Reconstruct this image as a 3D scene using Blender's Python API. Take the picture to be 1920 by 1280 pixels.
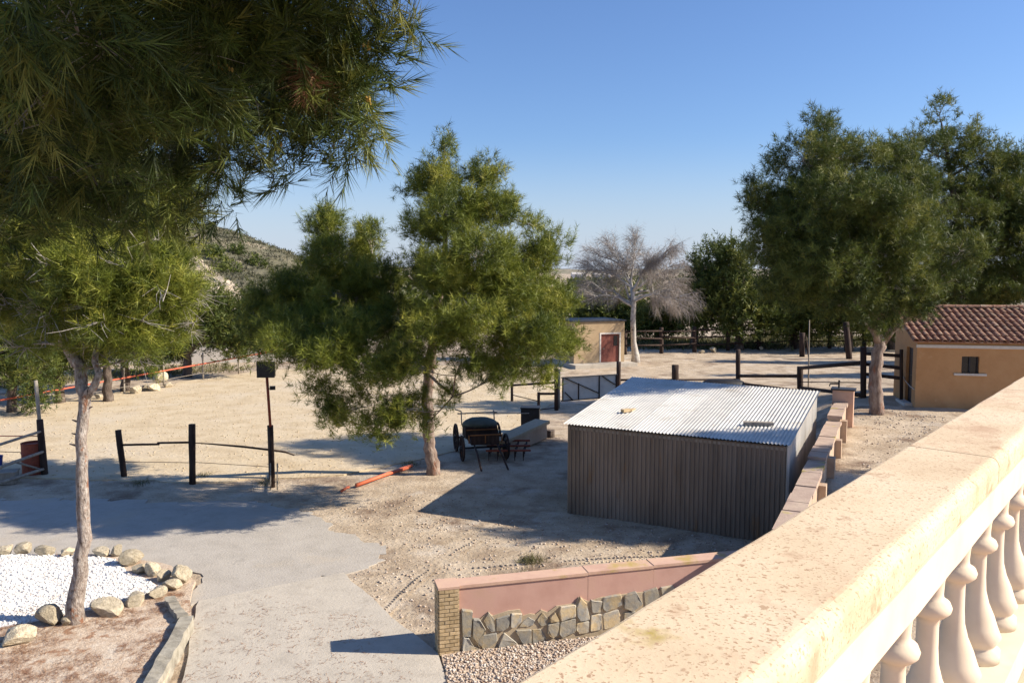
import bpy, bmesh, math, random
import numpy as np
from mathutils import Vector, Matrix
R = math.radians
for o in list(bpy.data.objects): bpy.data.objects.remove(o)
S = bpy.context.scene
COL = S.collection

# ---------------------------------------------------------------- camera, sky, sun, exposure
FPX = 1493.0; HC = 5.4; TH = math.atan((640 - 512) / FPX)
cd = bpy.data.cameras.new('camera'); cam = bpy.data.objects.new('camera', cd); COL.objects.link(cam)
cd.sensor_width = 36; cd.lens = 36 * FPX / 1920; cd.clip_start = 0.05; cd.clip_end = 20000
cam.location = (0, 0, HC); cam.rotation_euler = (math.pi / 2 - TH, 0, 0)
S.camera = cam
SUN_EL, SUN_AZ = 32.0, 93.5                      # azimuth clockwise from +Y
w = bpy.data.worlds.new('World'); S.world = w; w.use_nodes = True
wt = w.node_tree; bgn = wt.nodes['Background']
sky = wt.nodes.new('ShaderNodeTexSky'); sky.sky_type = 'NISHITA'; sky.sun_disc = False
sky.sun_elevation = R(SUN_EL); sky.sun_rotation = R(SUN_AZ)
sky.air_density = 1.15; sky.dust_density = 0.35; sky.ozone_density = 3.6; sky.altitude = 100
tn = wt.nodes.new('ShaderNodeMix'); tn.data_type = 'RGBA'; tn.blend_type = 'MULTIPLY'; tn.inputs[0].default_value = 1.0
tn.inputs[7].default_value = (.95, 1.08, 1.38, 1); wt.links.new(sky.outputs[0], tn.inputs[6])       # camera's cool white balance on the sky
tc_ = wt.nodes.new('ShaderNodeTexCoord'); sx_ = wt.nodes.new('ShaderNodeSeparateXYZ'); wt.links.new(tc_.outputs['Generated'], sx_.inputs[0])
mr_ = wt.nodes.new('ShaderNodeMapRange'); mr_.inputs[1].default_value = 0.17; mr_.inputs[2].default_value = -.01; mr_.inputs[3].default_value = 0.0; mr_.inputs[4].default_value = .8; mr_.interpolation_type = 'SMOOTHSTEP'
wt.links.new(sx_.outputs['Z'], mr_.inputs[0])
hz_ = wt.nodes.new('ShaderNodeMix'); hz_.data_type = 'RGBA'; wt.links.new(mr_.outputs[0], hz_.inputs[0]); wt.links.new(tn.outputs[2], hz_.inputs[6]); hz_.inputs[7].default_value = (5.2, 5.9, 7.3, 1)   # pale lilac haze low all round the horizon
wt.links.new(hz_.outputs[2], bgn.inputs[0]); bgn.inputs[1].default_value = 0.068
sl = bpy.data.lights.new('sun', 'SUN'); sun = bpy.data.objects.new('sun', sl); COL.objects.link(sun)
sl.energy = 5.0; sl.angle = R(0.53); sl.color = (1.0, 0.90, 0.76)
sd = Vector((math.sin(R(SUN_AZ)) * math.cos(R(SUN_EL)), math.cos(R(SUN_AZ)) * math.cos(R(SUN_EL)), math.sin(R(SUN_EL))))
sun.rotation_euler = sd.to_track_quat('Z', 'Y').to_euler(); sun.location = (30, -5, 40)
S.view_settings.view_transform = 'Standard'; S.view_settings.look = 'None'
S.view_settings.gamma = 1; S.view_settings.exposure = 0.76; S.view_settings.use_curve_mapping = False
S.render.engine = 'CYCLES'
S.cycles.max_bounces = 6; S.cycles.diffuse_bounces = 2; S.cycles.transparent_max_bounces = 4
S.cycles.use_denoising = True

# ---------------------------------------------------------------- helpers: places
def ray(px, py):
    u = (px - 960) / FPX; v = (640 - py) / FPX
    return u, math.cos(TH) + v * math.sin(TH), v * math.cos(TH) - math.sin(TH)
def G(px, py, z=0.0):                             # point of the level z seen at a photo pixel
    a, b, c = ray(px, py); t = (z - HC) / c; return Vector((a * t, b * t, z))
def D(px, py, Y):                                 # point at distance Y seen at a photo pixel
    a, b, c = ray(px, py); t = Y / b; return Vector((a * t, Y, HC + c * t))
rnd = random.Random(7)
rng = np.random.default_rng(11)

def vnoise(x, y, seed=0):
    x = np.asarray(x, float); y = np.asarray(y, float)
    xi = np.floor(x).astype(np.int64); yi = np.floor(y).astype(np.int64)
    fx = x - xi; fy = y - yi; fx = fx * fx * (3 - 2 * fx); fy = fy * fy * (3 - 2 * fy)
    def h(a, b):
        n = (a * 374761393 + b * 668265263 + seed * 974711) & 0xffffffff
        n = ((n ^ (n >> 13)) * 1274126177) & 0xffffffff
        return ((n ^ (n >> 16)) & 0xffff) / 65535.0
    return (h(xi, yi) * (1 - fx) + h(xi + 1, yi) * fx) * (1 - fy) + (h(xi, yi + 1) * (1 - fx) + h(xi + 1, yi + 1) * fx) * fy
def sstep(a, b, x):
    t = np.clip((np.asarray(x, float) - a) / (b - a), 0, 1); return t * t * (3 - 2 * t)

WDX, WDY, WPX, WPY = 0.44, 0.898, 4.07, 12.0       # line of the retaining wall (left face)
def terrain(x, y):
    x = np.asarray(x, float); y = np.asarray(y, float)
    s = (x - WPX) * WDY - (y - WPY) * WDX
    s = s + np.clip(y - 22.4, 0, 9) * .45
    wdt = 0.22 + np.clip(y - 22.5, 0, 20) * 0.55
    hp = 1.1 - 0.75 * sstep(27, 38, y) - 0.35 * sstep(38, 60, y)
    hp = hp * (0.65 + 0.35 * sstep(12, 17, y))
    a = sstep(0, 1, (s - 0.08) / wdt)
    return hp * a * (1 - sstep(60, 120, np.abs(x)))
def T(x, y): return float(terrain(x, y))
def GT(px, py):                                   # nearest point of the sloping ground seen at a photo pixel
    for k in range(160):
        z = 1.3 - k * .01; p = G(px, py, z)
        if T(p.x, p.y) >= z: return p
    return p

# ---------------------------------------------------------------- helpers: objects
WLOC = {}
def props(o, label=None, cat=None, group=None, kind=None):
    if label: o['label'] = label
    if cat: o['category'] = cat
    if group: o['group'] = group
    if kind: o['kind'] = kind
    return o
def thing(name, label, cat, loc=(0, 0, 0), group=None):
    o = bpy.data.objects.new(name, None); COL.objects.link(o); o.location = loc; o.empty_display_size = 0.2
    WLOC[o] = Vector(loc); return props(o, label, cat, group)
class MB:
    def __init__(s): s.v = []; s.f = []
    def add(s, vs, fs):
        n = len(s.v); s.v += [tuple(p) for p in vs]; s.f += [tuple(i + n for i in f) for f in fs]; return s
    def box(s, c, size, rz=0.0, ax=None):
        hx, hy, hz = size[0] / 2, size[1] / 2, size[2] / 2
        m = ax if ax is not None else Matrix.Rotation(rz, 3, 'Z')
        vs = [Vector(c) + m @ Vector((sx * hx, sy * hy, sz * hz)) for sz in (-1, 1) for sx, sy in ((-1, -1), (1, -1), (1, 1), (-1, 1))]
        return s.add(vs, [(3, 2, 1, 0), (4, 5, 6, 7), (0, 1, 5, 4), (1, 2, 6, 5), (2, 3, 7, 6), (3, 0, 4, 7)])
    def beam(s, a, b, wd, ht, up=(0, 0, 1)):
        a = Vector(a); b = Vector(b); d = (b - a); L = d.length; d.normalize(); up = Vector(up)
        if abs(d.dot(up)) > 0.98: up = Vector((0, 1, 0))
        sx = d.cross(up).normalized(); uz = sx.cross(d)
        m = Matrix((sx, d, uz)).transposed()
        return s.box((a + b) / 2, (wd, L, ht), ax=m)
    def tube(s, pts, rad, n=8, jit=0.0, cap=True, seed=0):
        rr = random.Random(seed); P = [Vector(p) for p in pts]
        if not hasattr(rad, '__len__'): rad = [rad] * len(P)
        vs = []; ref = Vector((0.31, 0.95, 0.05))
        for i, p in enumerate(P):
            d = (P[min(i + 1, len(P) - 1)] - P[max(i - 1, 0)])
            if d.length < 1e-9: d = Vector((0, 0, 1))
            d.normalize()
            if abs(d.dot(ref)) > 0.95: ref = Vector((0.9, 0.1, 0.3))
            a = d.cross(ref).normalized(); b = d.cross(a); ref = -a.cross(d) if False else ref
            for k in range(n):
                t = 2 * math.pi * k / n; r = rad[i] * (1 + jit * (rr.random() - 0.5) * 2)
                vs.append(p + a * (math.cos(t) * r) + b * (math.sin(t) * r))
        fs = []
        for i in range(len(P) - 1):
            for k in range(n):
                k2 = (k + 1) % n
                fs.append((i * n + k, i * n + k2, (i + 1) * n + k2, (i + 1) * n + k))
        if cap:
            fs.append(tuple(range(n - 1, -1, -1))); q = (len(P) - 1) * n; fs.append(tuple(q + k for k in range(n)))
        return s.add(vs, fs)
    def lathe(s, c, prof, n=20):
        vs = []; c = Vector(c)
        for r, z in prof:
            for k in range(n):
                t = 2 * math.pi * k / n; vs.append(c + Vector((r * math.cos(t), r * math.sin(t), z)))
        fs = [(i * n + k, i * n + (k + 1) % n, (i + 1) * n + (k + 1) % n, (i + 1) * n + k) for i in range(len(prof) - 1) for k in range(n)]
        fs.append(tuple(range(n - 1, -1, -1))); q = (len(prof) - 1) * n; fs.append(tuple(q + k for k in range(n)))
        return s.add(vs, fs)
    def prism(s, poly, z0, z1, inset=0.0):
        n = len(poly); cx = sum(p[0] for p in poly) / n; cy = sum(p[1] for p in poly) / n
        vs = [(p[0], p[1], z0) for p in poly] + [(p[0] + (cx - p[0]) * inset, p[1] + (cy - p[1]) * inset, z1) for p in poly]
        fs = [tuple(range(n - 1, -1, -1)), tuple(range(n, 2 * n))] + [(k, (k + 1) % n, n + (k + 1) % n, n + k) for k in range(n)]
        return s.add(vs, fs)
    def mesh(s, name, off=(0, 0, 0), smooth=False):
        off = Vector(off); me = bpy.data.meshes.new(name)
        me.from_pydata([tuple(Vector(p) - off) for p in s.v], [], s.f); me.validate()
        if smooth: me.polygons.foreach_set('use_smooth', [True] * len(me.polygons))
        me.update(); return me
    def build(s, name, mat, parent=None, smooth=False, loc=None):
        off = WLOC[parent] if parent is not None else Vector(loc if loc is not None else (0, 0, 0))
        me = s.mesh(name, off, smooth); me.materials.append(mat)
        o = bpy.data.objects.new(name, me); COL.objects.link(o)
        if parent is not None: o.parent = parent
        else: o.location = off
        WLOC[o] = off; return o
def np_mesh(name, V, F, mat, parent=None, off=(0, 0, 0), tint=None, smooth=False):
    """V (n,3), F (m,k) arrays -> one mesh object"""
    off = np.array(WLOC[parent] if parent is not None else off, dtype=np.float32)
    V = (V - off).astype(np.float32); m, k = F.shape
    me = bpy.data.meshes.new(name); me.vertices.add(len(V)); me.vertices.foreach_set('co', V.ravel())
    me.loops.add(m * k); me.loops.foreach_set('vertex_index', F.astype(np.int32).ravel())
    me.polygons.add(m); me.polygons.foreach_set('loop_start', np.arange(0, m * k, k, dtype=np.int32))
    me.polygons.foreach_set('loop_total', np.full(m, k, dtype=np.int32))
    if smooth: me.polygons.foreach_set('use_smooth', np.ones(m, dtype=bool))
    if tint is not None:
        at = me.attributes.new('tint', 'FLOAT', 'FACE'); at.data.foreach_set('value', tint.astype(np.float32))
    me.update(calc_edges=True); me.materials.append(mat)
    o = bpy.data.objects.new(name, me); COL.objects.link(o)
    if parent is not None: o.parent = parent
    else: o.location = tuple(off)
    WLOC[o] = Vector(tuple(off)); return o
def link_copy(me, name, mat, parent, loc, rot=(0, 0, 0), scale=(1, 1, 1)):
    """another object that shares the mesh of an alike piece; loc is in the parent's frame"""
    o = bpy.data.objects.new(name, me); COL.objects.link(o)
    if parent is not None: o.parent = parent
    o.location = loc; o.rotation_euler = rot; o.scale = scale
    if mat is not None and len(me.materials) == 0: me.materials.append(mat)
    WLOC[o] = WLOC[parent] + Vector(loc) if parent is not None else Vector(loc); return o

# ---------------------------------------------------------------- helpers: materials
def mat(name, stops, scale=4.0, detail=6, rough=0.9, bump=0.0, bscale=None, bdist=0.02, coord='Object', rand=0.0,
        metal=0.0, speck=None, spec=0.3, stretch=None, blotch=None, nrough=0.6):
    """stops: colours picked by noise. speck=(colour, scale, threshold). blotch=(colour, scale, lo, hi)"""
    m = bpy.data.materials.new(name); m.use_nodes = True; t = m.node_tree; N = t.nodes; L = t.links
    b = N['Principled BSDF']; b.inputs['Roughness'].default_value = rough; b.inputs['Metallic'].default_value = metal
    b.inputs['Specular IOR Level'].default_value = spec
    if coord == 'World': src = N.new('ShaderNodeNewGeometry').outputs['Position']
    else: src = N.new('ShaderNodeTexCoord').outputs[coord]
    if stretch:
        mp = N.new('ShaderNodeMapping'); mp.inputs['Scale'].default_value = stretch; L.new(src, mp.inputs[0]); src = mp.outputs[0]
    if rand:
        oi = N.new('ShaderNodeObjectInfo'); ad = N.new('ShaderNodeVectorMath'); ad.operation = 'ADD'
        cb = N.new('ShaderNodeCombineXYZ'); ml = N.new('ShaderNodeMath'); ml.operation = 'MULTIPLY'; ml.inputs[1].default_value = 57.0
        L.new(oi.outputs['Random'], ml.inputs[0])
        for i in range(3): L.new(ml.outputs[0], cb.inputs[i])
        L.new(src, ad.inputs[0]); L.new(cb.outputs[0], ad.inputs[1]); src = ad.outputs[0]
    def noise(sc, det=detail, ro=nrough):
        n = N.new('ShaderNodeTexNoise'); n.inputs['Scale'].default_value = sc; n.inputs['Detail'].default_value = det
        n.inputs['Roughness'].default_value = ro; L.new(src, n.inputs['Vector']); return n
    n = noise(scale); cr = N.new('ShaderNodeValToRGB'); cr.color_ramp.elements[0].position = 0.32; cr.color_ramp.elements[1].position = 0.68
    k = len(stops)
    while len(cr.color_ramp.elements) < k: cr.color_ramp.elements.new(0.5)
    for i, c in enumerate(stops):
        e = cr.color_ramp.elements[i]; e.position = 0.32 + 0.36 * i / max(1, k - 1); e.color = (*c, 1)
    L.new(n.outputs['Fac'], cr.inputs[0]); col = cr.outputs[0]
    def mix(fac, a, bcol):
        mx = N.new('ShaderNodeMix'); mx.data_type = 'RGBA'; L.new(fac, mx.inputs[0]); L.new(a, mx.inputs[6]); mx.inputs[7].default_value = (*bcol, 1); return mx.outputs[2]
    for bl in (blotch or []):
        bn = noise(bl[1], 5, 0.65); mr = N.new('ShaderNodeMapRange'); mr.inputs[1].default_value = bl[2]; mr.inputs[2].default_value = bl[3]
        L.new(bn.outputs['Fac'], mr.inputs[0]); col = mix(mr.outputs[0], col, bl[0])
    for sp in (speck or []):
        vn = noise(sp[1], 3, 0.5); mr = N.new('ShaderNodeMapRange'); mr.inputs[1].default_value = sp[2]; mr.inputs[2].default_value = sp[2] + 0.05
        L.new(vn.outputs['Fac'], mr.inputs[0]); col = mix(mr.outputs[0], col, sp[0])
    if rand:
        hs = N.new('ShaderNodeHueSaturation'); mr = N.new('ShaderNodeMapRange'); mr.inputs[3].default_value = 1 - rand; mr.inputs[4].default_value = 1 + rand
        L.new(oi.outputs['Random'], mr.inputs[0]); L.new(mr.outputs[0], hs.inputs['Value']); L.new(col, hs.inputs['Color']); col = hs.outputs[0]
    L.new(col, b.inputs['Base Color'])
    if bump:
        bn = noise(bscale or scale * 3, 8, 0.65); bp = N.new('ShaderNodeBump'); bp.inputs['Strength'].default_value = bump; bp.inputs['Distance'].default_value = bdist
        L.new(bn.outputs['Fac'], bp.inputs['Height']); L.new(bp.outputs[0], b.inputs['Normal'])
    return m
def leaf_mat(name, c1, c2, c3, trans=0.25):
    m = bpy.data.materials.new(name); m.use_nodes = True; t = m.node_tree; N = t.nodes; L = t.links
    b = N['Principled BSDF']; b.inputs['Roughness'].default_value = 0.55; b.inputs['Specular IOR Level'].default_value = 0.35
    at = N.new('ShaderNodeAttribute'); at.attribute_name = 'tint'
    cr = N.new('ShaderNodeValToRGB'); e = cr.color_ramp.elements; e[0].position = 0.0; e[0].color = (*c1, 1); e[1].position = 0.55; e[1].color = (*c2, 1)
    x = e.new(1.0); x.color = (*c3, 1)
    L.new(at.outputs['Fac'], cr.inputs[0]); L.new(cr.outputs[0], b.inputs['Base Color'])
    tr = N.new('ShaderNodeBsdfTranslucent'); L.new(cr.outputs[0], tr.inputs[0])
    mx = N.new('ShaderNodeMixShader'); mx.inputs[0].default_value = trans
    L.new(b.outputs[0], mx.inputs[1]); L.new(tr.outputs[0], mx.inputs[2]); L.new(mx.outputs[0], N['Material Output'].inputs[0])
    return m
m_yard = mat('yard_dirt', [(.345, .26, .175), (.47, .375, .265), (.56, .46, .34)], 1.3, 9, bump=0.9, bscale=9, bdist=.05, coord='World',
             blotch=[((.20, .135, .09), .55, .52, .68), ((.56, .49, .40), .8, .56, .72)], speck=[((.15, .10, .07), 22, .64), ((.62, .56, .47), 30, .66)])
m_sand = mat('arena_sand', [(.48, .375, .235), (.56, .45, .295), (.61, .505, .345)], 1.1, 9, bump=.8, bscale=7, bdist=.05, coord='World',
             blotch=[((.58, .49, .36), .35, .5, .7)], speck=[((.36, .27, .165), 11, .66)])
m_conc = mat('concrete', [(.41, .365, .30), (.48, .43, .355), (.53, .475, .39)], 2.3, 10, bump=.6, bscale=24, bdist=.015, coord='World', nrough=.72,
             blotch=[((.35, .305, .245), 1.9, .60, .74), ((.55, .50, .42), 3.1, .62, .74)], speck=[((.27, .23, .185), 26, .67), ((.58, .54, .48), 34, .68)])
m_drive = mat('drive_gravelly', [(.37, .335, .285), (.43, .39, .335), (.47, .43, .37)], 1.7, 10, bump=.6, bscale=22, bdist=.02, coord='World', nrough=.7,
              blotch=[((.46, .40, .32), .6, .55, .68), ((.32, .29, .25), 2.1, .60, .74)], speck=[((.24, .21, .18), 25, .67), ((.54, .50, .44), 31, .68)])
m_bed = mat('needle_litter_soil', [(.42, .29, .20), (.56, .44, .325), (.68, .58, .46)], 5.5, 11, bump=.9, bscale=24, bdist=.03, coord='World', nrough=.75,
            blotch=[((.62, .53, .42), 2.2, .56, .66), ((.34, .195, .115), 3.4, .57, .66)])
m_white = mat('white_gravel', [(.72, .69, .645), (.80, .775, .73), (.84, .82, .78)], 16, 5, bump=.6, bscale=22, bdist=.02, coord='World')
m_wpeb = mat('white_pebble', [(.70, .67, .62), (.84, .82, .775)], 5, 3, coord='World')
m_peb = mat('mixed_pebble', [(.30, .20, .14), (.46, .37, .29), (.66, .60, .53)], 17, 2, coord='World')
m_rock = mat('border_stone', [(.34, .285, .20), (.50, .425, .30), (.62, .54, .40)], 3.5, 8, bump=.8, bscale=9, bdist=.04, rand=.22)
m_pink = mat('pink_render', [(.49, .285, .225), (.54, .325, .26), (.57, .355, .285)], 2.2, 7, bump=.25, bscale=35, bdist=.006, coord='World', blotch=[((.50, .31, .22), 1.1, .56, .74)])
m_pinktop = mat('coping_render', [(.50, .31, .23), (.58, .38, .28), (.62, .42, .29)], 2.5, 7, bump=.3, bscale=30, bdist=.008, coord='World', blotch=[((.46, .33, .12), 1.6, .58, .7)])
m_mort = mat('mortar', [(.38, .30, .20), (.48, .39, .27)], 12, 6, bump=.4, bscale=40, bdist=.01, coord='World')
m_brick = mat('thin_brick', [(.38, .27, .14), (.50, .37, .21), (.56, .43, .27)], 9, 6, bump=.4, bscale=40, bdist=.008, rand=.18)
m_slate = mat('cladding_stone', [(.29, .285, .265), (.38, .355, .30), (.47, .40, .28)], 5, 7, bump=.6, bscale=14, bdist=.015, rand=.28, blotch=[((.50, .39, .23), 3.2, .50, .62)])
m_cream = mat('cream_coping', [(.61, .465, .30), (.69, .54, .36), (.73, .59, .41)], 3.0, 8, bump=.35, bscale=60, bdist=.004, coord='World',
              blotch=[((.52, .345, .22), 2.6, .55, .68), ((.45, .29, .175), 6.5, .60, .70), ((.43, .32, .10), 1.9, .66, .72)], speck=[((.42, .27, .165), 70, .625), ((.46, .31, .19), 120, .60), ((.47, .32, .20), 30, .665)], stretch=(1, 1, 1))
m_balu = mat('cream_plaster', [(.68, .56, .41), (.74, .62, .465), (.76, .65, .50)], 5, 6, bump=.15, bscale=50, bdist=.003, coord='World', spec=.25)
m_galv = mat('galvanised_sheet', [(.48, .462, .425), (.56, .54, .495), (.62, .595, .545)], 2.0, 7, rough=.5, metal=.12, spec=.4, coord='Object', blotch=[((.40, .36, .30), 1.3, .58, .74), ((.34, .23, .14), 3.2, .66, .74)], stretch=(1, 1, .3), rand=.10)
m_galvwall = mat('shaded_weathered_sheet', [(.17, .13, .098), (.22, .172, .13), (.27, .215, .168)], 2.0, 7, rough=.5, metal=.15, spec=.35, blotch=[((.10, .08, .062), 1.3, .55, .74), ((.24, .15, .085), 2.6, .63, .72)], stretch=(1, 1, .22), rand=.16)  # weathered metal, base colour darkened as well to carry the walls' shade
m_retain = mat('retaining_render', [(.38, .27, .19), (.46, .34, .24), (.52, .40, .29)], 3, 7, bump=.5, bscale=20, bdist=.02, coord='World', blotch=[((.34, .24, .19), 1.5, .55, .68)])
m_retcap = mat('retaining_cap', [(.36, .26, .20), (.43, .32, .25), (.48, .37, .28)], 3, 7, bump=.5, bscale=20, bdist=.02, coord='World', blotch=[((.45, .36, .08), 1.2, .6, .66)])
m_orange = mat('ochre_wall', [(.48, .26, .115), (.53, .295, .135), (.56, .325, .155)], 1.4, 8, bump=.35, bscale=30, bdist=.008, coord='World', nrough=.7, blotch=[((.38, .185, .075), .9, .58, .74), ((.58, .37, .20), 1.7, .62, .74)])
m_hut = mat('buff_hut_wall', [(.36, .255, .15), (.42, .305, .18), (.46, .34, .21)], 1.6, 7, bump=.3, bscale=20, bdist=.01, coord='World')
m_tile = mat('clay_tile', [(.15, .072, .047), (.26, .135, .088), (.40, .27, .185)], 9, 6, bump=.4, bscale=20, bdist=.01, rand=.22, blotch=[((.36, .30, .22), 4, .58, .68)])
m_door = mat('rust_door', [(.17, .05, .035), (.22, .07, .05), (.25, .09, .06)], 6, 6, rough=.6, rand=.05)
m_darkdoor = mat('dark_metal_door', [(.025, .025, .03), (.05, .05, .055)], 6, 5, rough=.5)
m_hole = mat('dark_glass', [(.008, .008, .012), (.015, .015, .02)], 3, 3, rough=.15, spec=.5)
m_sill = mat('white_sill', [(.60, .55, .48), (.70, .65, .58)], 8, 5, coord='World')
m_wood = mat('dark_post_wood', [(.022, .014, .012), (.045, .028, .022), (.075, .05, .038)], 10, 7, bump=.6, bscale=30, bdist=.01, stretch=(1, 1, .15))
m_greyw = mat('grey_weathered_wood', [(.20, .17, .135), (.30, .26, .21), (.38, .335, .275)], 10, 7, bump=.6, bscale=30, bdist=.01, stretch=(1, 1, .15))
m_sleeper = mat('sleeper_wood', [(.22, .195, .15), (.33, .30, .24), (.42, .385, .31)], 7, 8, bump=.8, bscale=22, bdist=.015, stretch=(.8, 1, 1))
m_red = mat('red_tape', [(.55, .11, .06), (.65, .16, .09)], 6, 4, rough=.6)
m_pipe = mat('orange_pole', [(.58, .13, .06), (.68, .19, .09)], 4, 5, rough=.55, blotch=[((.60, .34, .24), 3, .56, .7)])
m_black = mat('black_metal', [(.012, .012, .013), (.03, .03, .032)], 8, 5, rough=.5)
m_rust = mat('rusty_red_paint', [(.22, .045, .025), (.30, .07, .035), (.17, .05, .03)], 7, 6, rough=.6)
m_ply = mat('grey_panel', [(.52, .48, .43), (.60, .56, .50), (.64, .60, .54)], 2.5, 6, rough=.7)
m_bark = mat('pine_bark', [(.13, .085, .065), (.25, .185, .15), (.40, .33, .28)], 9, 9, bump=1.0, bscale=14, bdist=.05, stretch=(1, 1, .35), blotch=[((.27, .12, .07), 4, .56, .66)])
m_barkpale = mat('pale_flaking_bark', [(.13, .09, .07), (.36, .30, .255), (.58, .53, .475)], 20, 9, bump=1.0, bscale=26, bdist=.05, stretch=(1, 1, .45), nrough=.7, blotch=[((.32, .16, .095), 9, .57, .64), ((.07, .05, .04), 14, .60, .65)])
m_barkd = mat('dark_pine_bark', [(.06, .045, .035), (.12, .09, .07), (.20, .16, .13)], 8, 8, bump=1.0, bscale=14, bdist=.05, stretch=(1, 1, .35))
m_twig = mat('grey_twig', [(.26, .225, .19), (.40, .36, .32), (.50, .46, .42)], 9, 5)
m_dead = mat('bare_tree_bark', [(.30, .27, .235), (.44, .41, .37), (.56, .53, .49)], 6, 7, bump=.5, bscale=14, bdist=.03, blotch=[((.12, .10, .09), 3, .58, .66)])
m_deadtwig = mat('bare_twigs', [(.27, .23, .20), (.37, .33, .295)], 3, 4)
m_pineA = leaf_mat('pine_needles', (.050, .075, .010), (.19, .22, .024), (.38, .36, .06), .2)
m_pineB = leaf_mat('pine_needles_cool', (.034, .055, .011), (.105, .135, .024), (.24, .24, .05))
m_pineN = leaf_mat('pine_needles_near', (.024, .040, .008), (.088, .122, .020), (.25, .25, .055), .2)
m_deadn = leaf_mat('dead_needles', (.20, .09, .045), (.33, .17, .09), (.46, .28, .17), .1)
m_grass = leaf_mat('dry_grass', (.07, .075, .025), (.14, .135, .05), (.30, .25, .13))
m_scrub = leaf_mat('scrub_leaves', (.06, .065, .035), (.11, .105, .06), (.19, .17, .10))
m_hill = mat('hill_scrub_soil', [(.11, .105, .06), (.165, .15, .095), (.23, .20, .135)], .16, 9, bump=1.0, bscale=.5, bdist=1.0, coord='World',
             blotch=[((.50, .41, .29), .09, .57, .66), ((.09, .095, .05), .3, .55, .63)])
m_cliff = mat('pale_marl', [(.48, .38, .26), (.60, .49, .35), (.66, .56, .42)], .25, 8, bump=1.0, bscale=.6, bdist=.8, coord='World')
m_plain = mat('far_plain', [(.17, .16, .10), (.25, .22, .15), (.33, .28, .20)], .02, 9, coord='World')
m_farw = mat('far_white_building', [(.62, .62, .62), (.70, .70, .70)], .1, 3, coord='World')

# ---------------------------------------------------------------- ground
def axis(fine0, fine1, st, lo, hi):
    a = list(np.arange(fine0, fine1 + 1e-6, st)); x = a[-1]; d = st
    while x < hi: d *= 1.25; x += d; a.append(x)
    x = a[0]; d = st; b = []
    while x > lo: d *= 1.25; x -= d; b.append(x)
    return np.array(b[::-1] + a)
gx = axis(-13, 16, .16, -6000, 6000); gy = axis(9, 36, .16, -400, 9000)
GX, GY = np.meshgrid(gx, gy)
def micro(x, y):
    near = 1 - sstep(45, 90, np.hypot(x, y))
    return near * ((vnoise(x * 1.1, y * 1.1, 1) - .5) * .022 + (vnoise(x * 2.7, y * 2.7, 2) - .5) * .016 + (vnoise(x * 6, y * 6, 3) - .5) * .014 - .02)
GZ = terrain(GX, GY) + micro(GX, GY)
GZ -= .5 * sstep(70, 400, GY)
V = np.stack([GX, GY, GZ], -1).reshape(-1, 3); nx = len(gx); ny = len(gy)
idx = np.arange(nx * ny).reshape(ny, nx)
F = np.stack([idx[:-1, :-1], idx[:-1, 1:], idx[1:, 1:], idx[1:, :-1]], -1).reshape(-1, 4)
props(np_mesh('ground', V, F, m_yard, smooth=True), kind='structure')

def wobbly(pts, step=.25, amp=.05, seed=1):
    out = []; rr = random.Random(seed)
    for i in range(len(pts)):
        a = Vector(pts[i][:2]); b = Vector(pts[(i + 1) % len(pts)][:2]); n = max(1, int((b - a).length / step))
        for k in range(n):
            p = a.lerp(b, k / n); j = amp * (vnoise(p.x * 1.7, p.y * 1.7, seed) - .5) * 2
            out.append((p.x + j + rr.uniform(-amp, amp) * .3, p.y + j * .7 + rr.uniform(-amp, amp) * .3))
    return out
def sheet(name, pts, z, m, amp=.05, step=.25, seed=1):
    po = wobbly(pts, step, amp, seed); s = MB(); s.prism(po, z - .06, z, 0.0)
    return props(s.build(name, m), kind='structure')
# sand riding arena
ar = [(-30, 20.9), (-13, 20.6), (-8, 20.3), (-4.6, 21.0), (-2.9, 22.6), (-.6, 25.2), (.4, 28.5), (1.7, 33), (2.4, 38), (1.6, 46), (-5, 46.5), (-13.5, 44.5), (-15.9, 40.7), (-17.9, 36), (-20, 30.5), (-24, 29)]
sheet('arena_sand', ar, .008, m_sand, .25, .5, 3)
far_ar = [(2.6, 34.5), (3.2, 46), (8, 52), (14, 56.0), (24, 57), (34, 52), (34, 46), (24, 44), (15, 38.5), (9, 35.5)]
# grey drive, concrete slab
dr = [(-40, 15.2), (-10, 15.0), (-6.6, 14.55), (-5.4, 13.6), (-5.25, 12.7), (-3.1, 13.9), (-2.55, 14.6), (-2.65, 15.6), (-3.6, 16.6), (-4.6, 17.6), (-6.3, 18.4), (-10, 18.7), (-40, 18.9)]
sheet('grey_drive', dr, .004, m_drive, .30, .12, 5)
sb = [(-5.2, 12.72), (-3.05, 13.98), (-2.0, 12.3), (-1.05, 10.9), (-.75, 9.6), (-.4, 6), (-3.6, 6), (-4.35, 10.1)]
sheet('concrete_slab', sb, .018, m_conc, .035, .2, 6)
# raised bed of needle litter with the white gravel on it
bedp = [(-4.42, 8), (-4.55, 10.0), (-5.0, 11.9), (-5.35, 12.75), (-5.5, 13.35), (-6.2, 14.1), (-7.4, 14.65), (-10, 14.75), (-20, 14.9), (-20, 8)]
BZ = .10
sheet('litter_bed', bedp, BZ, m_bed, .05, .25, 8)
wg = [G(*p, BZ) for p in ((-260, 1040), (0, 1040), (60, 1040), (120, 1042), (180, 1043), (215, 1048), (235, 1070), (270, 1085), (300, 1100), (268, 1118), (225, 1128), (175, 1142), (110, 1155), (50, 1168), (-30, 1180), (-260, 1200))]
sheet('white_gravel_bed', [(p.x, p.y) for p in wg], BZ + .012, m_white, .05, .25, 9)
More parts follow.
